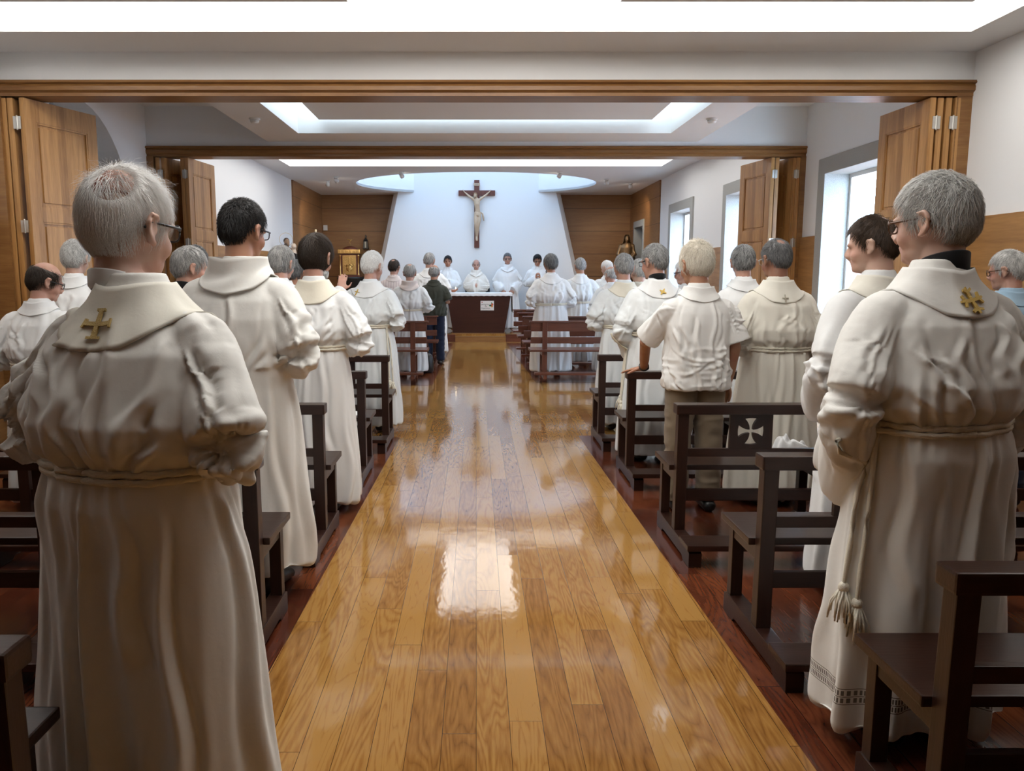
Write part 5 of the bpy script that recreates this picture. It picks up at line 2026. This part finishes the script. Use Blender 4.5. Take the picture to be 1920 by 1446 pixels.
# ================================================================== altar and its things
AL = empty('altar', (.055, 18.3, .17))
tag(AL, 'dark mahogany altar table tapering to the floor under a white cloth', 'altar')
g = G()
rings = []
for z, w, d in ((0, .575, .26), (.02, .575, .26), (.86, .715, .36), (.885, .715, .36)):
    rings.append([(-w, -d, z), (w, -d, z), (w, d, z), (-w, d, z)])
g.loft(rings)
g.build('altar_body', M_ALTAR, AL, smooth=False)
MB().box(-.73, .73, -.37, .37, .885, .915, .004).build('altar_top', M_ALTAR, AL)
MB().box(-.60, .60, -.28, .28, 0, .02, .003).build('plinth', M_OAKTRIM, AL)
# cloth: lies on the top, hangs a hand's breadth at the front and long at both ends
NX, NY = 84, 26
xs = np.concatenate([np.linspace(-1.19, -.74, 14), np.linspace(-.735, .735, 56), np.linspace(.74, 1.19, 14)])
ys = np.concatenate([np.linspace(-.46, -.385, 8), np.linspace(-.38, .38, 12), np.linspace(.385, .46, 6)])
V = []
for i, sx_ in enumerate(xs):
    for j, sy_ in enumerate(ys):
        x = max(-.745, min(.745, sx_))
        y = max(-.385, min(.385, sy_))
        ox, oy = abs(sx_) - abs(x), abs(sy_) - abs(y)
        z = .921 - max(ox, oy * 1.0)
        wv = .012 * math.sin(sx_ * 24 + .6 * math.sin(sx_ * 7)) * min(1, oy / .06)
        wx = .014 * math.sin(sy_ * 17 + 1) * min(1, ox / .2)
        sc = .010 * abs(math.sin(sx_ * 26)) if j in (0, len(ys) - 1) else 0
        V.append((x + math.copysign(.006 + wx + .05 * max(0, ox), sx_) * (ox > 0), y + math.copysign(.006 + wv, sy_) * (oy > 0), z + sc))
F = [(i * len(ys) + j, (i + 1) * len(ys) + j, (i + 1) * len(ys) + j + 1, i * len(ys) + j + 1) for i in range(len(xs) - 1) for j in range(len(ys) - 1)]
cl = link('altar_cloth', mesh_from('altar_cloth', V, F, True), M_LINEN, loc=(.055, 18.3, .17))
cl.modifiers.new('thick', 'SOLIDIFY').thickness = .003
tag(cl, 'white linen cloth with scalloped edge draped over the mahogany altar', 'altar cloth')


def text(name, s, size, mat, parent, loc, rot=(PI / 2, 0, 0), align='CENTER', ext=.0006):
    c = bpy.data.curves.new(name, 'FONT')
    c.body = s
    c.size = size
    c.align_x = align
    c.extrude = ext
    o = bpy.data.objects.new('tmp_text', c)
    COL.objects.link(o)
    dg = bpy.context.evaluated_depsgraph_get()
    me = bpy.data.meshes.new_from_object(o.evaluated_get(dg))
    bpy.data.objects.remove(o)
    q = link(name, me, mat, parent, loc, rot)
    return q


P = empty('poster', (.245, 17.977, .70))
tag(P, 'small white poster with a colourful emblem fixed to the altar front', 'poster')
P.rotation_euler = (.118, 0, 0)
MB().box(-.15, .15, -.004, .0, 0, .215).build('sheet', plain('poster_paper', (.82, .80, .78), .6), P)
ink = plain('grey_ink', (.16, .15, .16), .6)
text('lettering', 'peregrinos', .047, ink, P, (-.035, -.0045, .122))
text('lettering', 'de', .047, ink, P, (-.030, -.0045, .080))
text('lettering', 'Esperança', .047, ink, P, (-.035, -.0045, .035))
for (x, z, r, c) in ((.098, .165, .013, (.05, .25, .12)), (.112, .135, .024, (.62, .12, .05)), (.078, .110, .020, (.02, .05, .06)), (.052, .106, .014, (.05, .16, .25)), (.105, .095, .022, (.65, .28, .05)), (-.115, .182, .012, (.5, .12, .1))):
    g = G()
    g.sphere((x, -.0045, z), (r, .0012, r * 1.15), None, 14, 8)
    g.build('emblem_figure', plain('ink_%d' % int(c[0] * 1000), c, .6), P)

B = empty('oil_lamp', (-.52, 18.2, 1.094))
tag(B, 'terracotta boat-shaped lamp with burning wick on the left end of the altar', 'lamp')
g = G()
rings = []
for u in np.linspace(-1, 1, 17):
    w = .055 * math.sqrt(max(0.02, 1 - u * u * .96))
    x = u * .105
    zt = .062 + .045 * abs(u) ** 3
    zb_ = .004 + .055 * abs(u) ** 2.4
    ring = []
    for k in range(13):
        a = PI * k / 12
        ring.append((x, w * math.cos(a), zt - (zt - zb_) * math.sin(a)))
    for k in range(13):
        a = PI * (1 - k / 12)
        ring.append((x, .82 * w * math.cos(a), zt + .001 - (zt - zb_) * .8 * math.sin(a)))
    rings.append(ring)
g.loft(rings)
g.build('boat_bowl', M_TERRA, B)
G().lathe([(.002, .02), (.024, .02), (.024, .075), (.002, .075)], (.055, 0, 0)).build('candle', M_WHITEPL, B)
G().lathe([(.001, .076), (.007, .084), (.008, .093), (.004, .108), (.0008, .122)], (.055, 0, 0), 10).build('flame', emit('flame', (1, .75, .4), 30), B)

# armchair behind the celebrant
CH = empty('armchair', (.03, 19.47, .17))
tag(CH, 'dark upholstered armchair behind the celebrant at the altar', 'chair')
MB().box(-.30, .30, .16, .22, .42, 1.0, .02).build('backrest', M_BLACK, CH)
MB().box(-.29, .29, -.20, .18, .38, .46, .02).build('seat', M_BLACK, CH)
for s in (-1, 1):
    MB().box(s * .31 - .03, s * .31 + .03, -.20, .20, .62, .66, .01).build('armrest', M_BLACK, CH)
    for yy in (-.18, .17):
        MB().box(s * .31 - .022, s * .31 + .022, yy - .022, yy + .022, 0, .63, .004).build('leg', M_BLACK, CH)

# ------------------------------------------------------------------ crucifix
CR = empty('crucifix', (.013, 19.712, 2.14))
tag(CR, 'large dark wooden crucifix with pale carved figure on the white wall', 'crucifix')
MB().box(-.062, .062, -.05, .0, 0, 1.60, .003).box(-.44, .44, -.052, .0, 1.235, 1.36, .003).build('cross', M_CROSS, CR)
pl = MB().box(-.075, .075, -.062, -.05, 1.465, 1.53, .004).build('titulus', M_IVORY, CR)
text('lettering', 'INRI', .05, ink, pl, (0, -.0625, 1.48))
g = G()
z0 = 0.20
yb = -.115
S = g.sphere
tp = curve_pts([(.024, yb, .74), (.022, yb - .004, .82), (.014, yb - .014, .92), (.004, yb - .022, 1.02), (.0, yb - .014, 1.11), (-.004, yb, 1.17)], 5)
tr_ = np.linspace(0, 5, len(tp))
g.tube(tp, [(np.interp(q, range(6), (.070, .066, .056, .066, .076, .036)), np.interp(q, range(6), (.052, .050, .042, .052, .048, .034))) for q in tr_], 20, up=(0, 1, 0), round_ends=False)
for s in (-1, 1):
    ap = curve_pts([(s * .045, yb - .004, 1.115), (s * .095, yb, 1.155), (s * .165, yb + .014, 1.205), (s * .235, -.078, 1.262), (s * .30, -.068, 1.32)], 4)
    aq = np.linspace(0, 4, len(ap))
    g.tube(ap, [float(np.interp(q, range(5), (.036, .033, .026, .021, .014))) for q in aq], 12, up=(0, 1, 0))
    g.tube([(s * .30, -.068, 1.32), (s * .325, -.066, 1.345)], [(.020, .010), (.018, .008)], 10)
    for k in range(4):
        a = .6 + k * .22
        g.tube([(s * .32, -.066, 1.34), (s * (.32 + .03 * math.cos(a)), -.072, 1.34 + .034 * math.sin(a))], [.006, .005], 6)
g.tube([(0, yb, 1.15), (-.02, yb - .02, 1.20)], [.028, .028], 12)
S((-.035, yb - .035, 1.235), (.042, .050, .058), (.35, .25, 0))
S((-.048, yb - .075, 1.205), (.026, .022, .035), (.3, .25, 0))
S((-.04, yb - .09, 1.225), (.007, .012, .014))
for leg in ([(.055, yb, .80), (.054, yb - .035, .67), (.040, yb - .060, .545), (.020, yb - .022, .42), (.006, yb + .022, .28), (.004, yb + .028, .25)],
            [(-.012, yb, .80), (-.026, yb - .050, .67), (-.024, yb - .082, .545), (-.016, yb - .045, .42), (-.012, yb - .002, .28), (-.012, yb + .004, .25)]):
    lp = curve_pts(leg, 4)
    lq = np.linspace(0, 5, len(lp))
    g.tube(lp, [float(np.interp(q, range(6), (.052, .047, .036, .036, .021, .020))) for q in lq], 14, up=(1, 0, 0))
g.tube([(0, yb + .03, .27), (.008, yb - .02, .205), (.010, yb - .04, .17)], [.021, .022, .014], 10)
g.tube([(-.012, yb + .005, .27), (-.010, yb - .05, .205), (-.010, yb - .07, .17)], [.021, .022, .014], 10)
V, N, F = remesh(g, .005, 2)
link('corpus', mesh_from('corpus', V, F, True), M_IVORY, CR)
g = G()
rings = []
for z, a, b in ((.735, .080, .066), (.77, .080, .064), (.81, .076, .060), (.84, .070, .054)):
    rings.append(np.array([((a + .006 * math.sin(9 * t)) * math.cos(t) + .018, (b + .006 * math.sin(9 * t)) * math.sin(t) + yb - .008, z + .012 * math.sin(t * 2)) for t in np.linspace(0, 2 * PI, 40, endpoint=False)]))
g.loft(rings)
g.tube([(.10, yb - .01, .83), (.14, yb, .80), (.155, yb, .72), (.17, yb, .64)], [(.014, .014), (.022, .02), (.028, .02), (.012, .012)], 12)
g.build('loincloth', M_IVORY, CR)
g = G()
g.tube([(-.035 + .045 * math.cos(a), yb - .035 + .050 * math.sin(a), 1.262 - .012 * math.cos(a) - .02 * math.sin(a)) for a in np.linspace(0, 2 * PI, 20)], .008, 6, round_ends=False)
g.sphere((-.030, yb - .012, 1.245), (.046, .046, .056), None, 14, 10)
g.build('hair_and_thorns', plain('dark_limewood', (.36, .22, .12), .6), CR)

# ------------------------------------------------------------------ tabernacle on the left
TS = empty('tabernacle_stand', (-3.10, 19.95, .17))
tag(TS, 'black draped stand under the golden tabernacle', 'stand')
G().lathe([(.30, 0), (.30, .04), (.22, .09), (.17, .2), (.15, .8), (.19, 1.05), (.34, 1.22), (.34, 1.27), (.01, 1.27)]).build('pedestal', M_BLACK, TS)
TB = empty('tabernacle', (-3.10, 19.95, 1.441))
tag(TB, 'golden tabernacle with cross on its door, on black stand by the left wood panelling', 'tabernacle')
MB().box(-.25, .25, -.22, .22, 0, .035, .004).box(-.215, .215, -.18, .19, .035, .56).build('cabinet', M_CROSS, TB)
MB().box(-.165, .165, -.205, -.18, .05, .52, .006).build('door', M_GOLD, TB)
pm = MB()
pm.box(-.018, .018, -.222, -.205, .12, .47, .004).box(-.13, .13, -.222, -.205, .27, .31, .004)
pm.build('door_cross', M_GOLD, TB)
g = G()
g.sphere((0, -.205, .20), (.075, .018, .07), None, 16, 8)
g.tube([(-.05, -.215, .22), (-.08, -.22, .26), (-.03, -.22, .30)], .014, 8)
g.tube([(.05, -.215, .22), (.08, -.22, .26), (.03, -.22, .30)], .014, 8)
g.build('door_relief', M_GOLD, TB)
for s in (-1, 1):
    g = G()
    g.lathe([(.028, .035), (.028, .06), (.018, .07), (.018, .49), (.028, .50), (.028, .53)], (s * .222, -.19, 0), 12)
    g.build('column', M_GOLD, TB)
m = MB().box(-.27, .27, -.23, .22, .56, .66, .006)
for k in range(6):
    x = -.225 + k * .09
    m.box(x - .03, x + .03, -.242, -.23, .575, .645, .006)
m.build('frieze', M_GOLD, TB)
G().lathe([(.20, .66), (.17, .70), (.10, .735), (.03, .75), (.005, .752)], n=20).build('dome', M_CROSS, TB)
g = G()
g.tube([(0, 0, .75), (.01, 0, .80), (-.01, 0, .84), (.01, 0, .89)], .012, 8)
g.tube([(-.05, 0, .92), (-.02, 0, .90), (.02, 0, .885), (.05, 0, .91)], [.008, .016, .016, .008], 8)
g.sphere((-.055, 0, .915), (.014, .010, .012))
g.build('dove_finial', M_GOLD, TB)

# sanctuary lantern on the panel
LN = empty('lantern', (-2.76, YB - .03, 2.13))
tag(LN, 'dark wall lantern with pointed hood on the wood panelling right of the tabernacle', 'lantern')
rings = [[(sx * a, -.09 + sy * a, z) for sx, sy in ((-1, -1), (1, -1), (1, 1), (-1, 1))] for z, a in ((0, .070), (.02, .072), (.02, .062), (.19, .048), (.20, .055), (.26, .022), (.28, .012), (.35, .010))]
G().loft(rings).build('housing', M_BLACK, LN, smooth=False)
MB().box(-.016, .016, -.09, .0, .30, .33).build('bracket', M_BLACK, LN)
MB().box(-.018, .018, -.158, -.145, .03, .18).build('pane', plain('lantern_glass', (.5, .46, .36), .25), LN)

# tall candle in front of the left panelling
CD = empty('candlestick', (-3.62, 18.35, .17))
tag(CD, 'tall candle on brass candlestick in front of the left wood panelling', 'candle')
G().lathe([(.14, 0), (.14, .02), (.03, .06), (.02, .2), (.02, 1.35), (.06, 1.42), (.06, 1.44), (.01, 1.44)]).build('stick', M_BRASS, CD)
G().lathe([(.003, 1.44), (.021, 1.44), (.021, 2.33), (.003, 2.335)]).build('candle', plain('candle_wax', (.78, .70, .52), .5), CD)

tag(MB().box(-3.82, -3.72, YB - .075, YB - .03, 2.59, 2.72, .008).build('thermostat', M_WHITEPL), 'small white box fixed high on the wood panelling above the tabernacle', 'thermostat')


# ------------------------------------------------------------------ statues
def robed_figure(g, h, yaw=0.0, head=1.0, lean=0.0):
    k = h / 1.7
    f = G()
    rr = []
    for z, a, b in ((0, .24, .20), (.3, .22, .19), (.8, .20, .17), (1.05, .19, .155), (1.3, .215, .15), (1.40, .17, .11), (1.46, .07, .07)):
        th = np.linspace(0, 2 * PI, 40, endpoint=False)
        q = 1 + .07 * np.sin(9 * th + z * 2) * max(0, 1 - z / 1.4)
        rr.append(np.stack([a * q * np.cos(th) + lean * z, b * q * np.sin(th), np.full(40, z)], 1))
    f.loft(rr)
    T = np.eye(4)
    T[:3, :3] = np.array(Euler((-.15, 0, yaw)).to_matrix()) * head
    T[:3, 3] = (lean * 1.5, .02, 1.48)
    f.tube([(lean * 1.4, 0, 1.40), (lean * 1.5, .01, 1.53)], .055, 12)
    head_geo(f, T, False, ears=False)
    g.add(f.V() * k, f.F)
    return T, k


# bronze figure with joined hands by the vestry door
MR = empty('statue', (3.58, 19.30, 1.20))
tag(MR, 'bronze statue of a veiled woman with joined hands beside the doorway on the right', 'statue')
g = G()
T, k = robed_figure(g, 1.22, .25)
for s in (-1, 1):
    g.tube([np.array(p) * k for p in ((s * .19, 0, 1.36), (s * .27, .05, 1.08), (s * .06, .20, .86))], [.052, .058, .04], 12)
    g.tube([np.array(p) * k for p in ((s * .05, .20, .86), (s * .015, .235, .76))], [.03, .016], 10)
V, N, F = remesh(g, .011, 2)
link('figure', mesh_from('figure', V, F, True), M_BRONZE, MR)
g = G()
rings = []
for z, a, b, yc in ((.45, .215, .13, -.06), (.75, .20, .12, -.05), (.95, .155, .10, -.035), (1.08, .092, .085, -.01), (1.17, .080, .080, .0), (1.225, .055, .055, .0), (1.24, .02, .02, 0)):
    ring = []
    for t in np.linspace(PI * .86, PI * 2.14, 26):
        ring.append((a * math.cos(t), yc + b * math.sin(t) - .004, z))
    rings.append(ring)
g.loft(rings, cap=False, closed=False)
o = g.build('veil', M_BRONZE, MR)
o.modifiers.new('thick', 'SOLIDIFY').thickness = .012
MR.rotation_euler = (0, 0, PI - .25)
PD = MB().box(3.34, 3.82, 19.08, 19.52, .17, 1.16, .01).box(3.31, 3.845, 19.05, 19.55, 1.16, 1.198, .006).build('statue_plinth', M_OAKTRIM)
tag(PD, 'oak plinth under the bronze statue of the veiled woman', 'plinth')

# painted figure of a bearded man carrying a child, on a bracket on the left wall
JS = empty('statue', (-3.60, 15.4, 1.05))
tag(JS, 'painted statue of a haloed bearded man carrying a child on the left wall', 'statue')
g = G()
T, k = robed_figure(g, 1.12, .3)
g.tube([np.array(p) * k for p in ((-.19, 0, 1.36), (-.25, .08, 1.12), (-.10, .22, 1.05))], [.052, .055, .04], 12)
g.tube([np.array(p) * k for p in ((.19, 0, 1.36), (.27, .06, 1.08), (.08, .22, .98))], [.052, .055, .04], 12)
V, N, F = remesh(g, .011, 2)
link('figure', mesh_from('figure', V, F, True), plain('painted_robe', (.30, .19, .12), .6, var=.2), JS)
g = G()
g.tube([(-.13, .12, .68), (-.12, .12, .80), (-.12, .11, .90)], [.055, .062, .04], 14)
g.sphere((-.12, .115, .965), (.050, .054, .062), None, 16, 10)
g.tube([(-.09, .14, .86), (.0, .17, .84)], [.022, .016], 10)
g.tube([(-.15, .15, .70), (-.13, .20, .58)], [.034, .022], 10)
V, N, F = remesh(g, .008, 2)
link('child_figure', mesh_from('child', V, F, True), plain('painted_ivory', (.66, .52, .40), .5), JS)
g = G()
g.sphere((.0, .0, 1.075), (.056, .062, .058), None, 16, 10)
g.sphere((.02, .065, .985), (.036, .030, .045), None, 14, 10)
g.build('hair_and_beard', plain('painted_brown', (.05, .03, .02), .6), JS)
g = G()
g.tube([(.0 + .125 * math.cos(a), -.05, 1.10 + .125 * math.sin(a)) for a in np.linspace(0, 2 * PI, 40)], .004, 6, round_ends=False)
g.tube([(0, -.05, 1.0), (0, -.05, .975)], .004, 6)
g.build('halo', M_BRASS, JS)
JS.rotation_euler = (0, 0, PI + .35)
tag(MB().box(-XW + .025, -3.38, 15.18, 15.62, .99, 1.048, .006).prism([(-XW + .025, .75), (-XW + .025, .99), (-3.45, .99)], 'Y', 15.3, 15.5).build('wall_console', M_OAKTRIM),
    'oak wall bracket carrying the painted statue on the left', 'bracket')

# ------------------------------------------------------------------ things left on pews and floor
rng = np.random.default_rng(4)
n = 34
V = []
for i in range(n):
    for j in range(n):
        u, v = (i / (n - 1) - .5), (j / (n - 1) - .5)
        r = math.hypot(u, v)
        h = max(0, .5 - r) * 2
        V.append((u * .27 * (1 + .12 * math.sin(7 * math.atan2(v, u))), v * .19, h))
V = np.array(V)
nz = np.abs(vnoise(V * np.array((16, 18, 0)) + 3, 3)) + .6 * np.abs(vnoise(V * np.array((34, 30, 0)) + 9, 5))
V[:, 2] = sstep(V[:, 2], 0, .5) * (.018 + .075 * nz + .035 * (V[:, 2])) + .003
F = [(i * n + j, (i + 1) * n + j, (i + 1) * n + j + 1, i * n + j + 1) for i in range(n - 1) for j in range(n - 1)]
o = link('folded_cloth', mesh_from('folded_cloth', V, F, True), cloth('cloth_white', DRESS['white']), loc=(1.78, 4.44, .4455))
o.modifiers.new('thick', 'SOLIDIFY').thickness = .003
tag(o, 'crumpled white cloth lying on the seat of the third right pew', 'cloth')

tag(MB().box(-.98, -.84, 5.80, 5.99, .4452, .452, .001).build('leaflet', plain('white_paper', (.82, .82, .8), .6)), 'white leaflet on the aisle end of the fourth left pew seat', 'leaflet')

BG = empty('shoulder_bag', (-.80, 12.12, 0))
tag(BG, 'black bag on the floor between the two left benches', 'bag')
g = G()
g.loft([superring(.15, .085, 0, z, 36, 3.2) * np.array((q, q, 1)) for z, q in ((.004, .85), (.03, 1), (.16, 1.02), (.25, .92), (.29, .72), (.30, .5))])
g.build('bag_body', M_BLACK, BG)
g = G()
g.tube([(-.09, 0, .27), (-.06, 0, .37), (.06, 0, .37), (.09, 0, .27)], .010, 8)
g.build('handle', M_BLACK, BG)
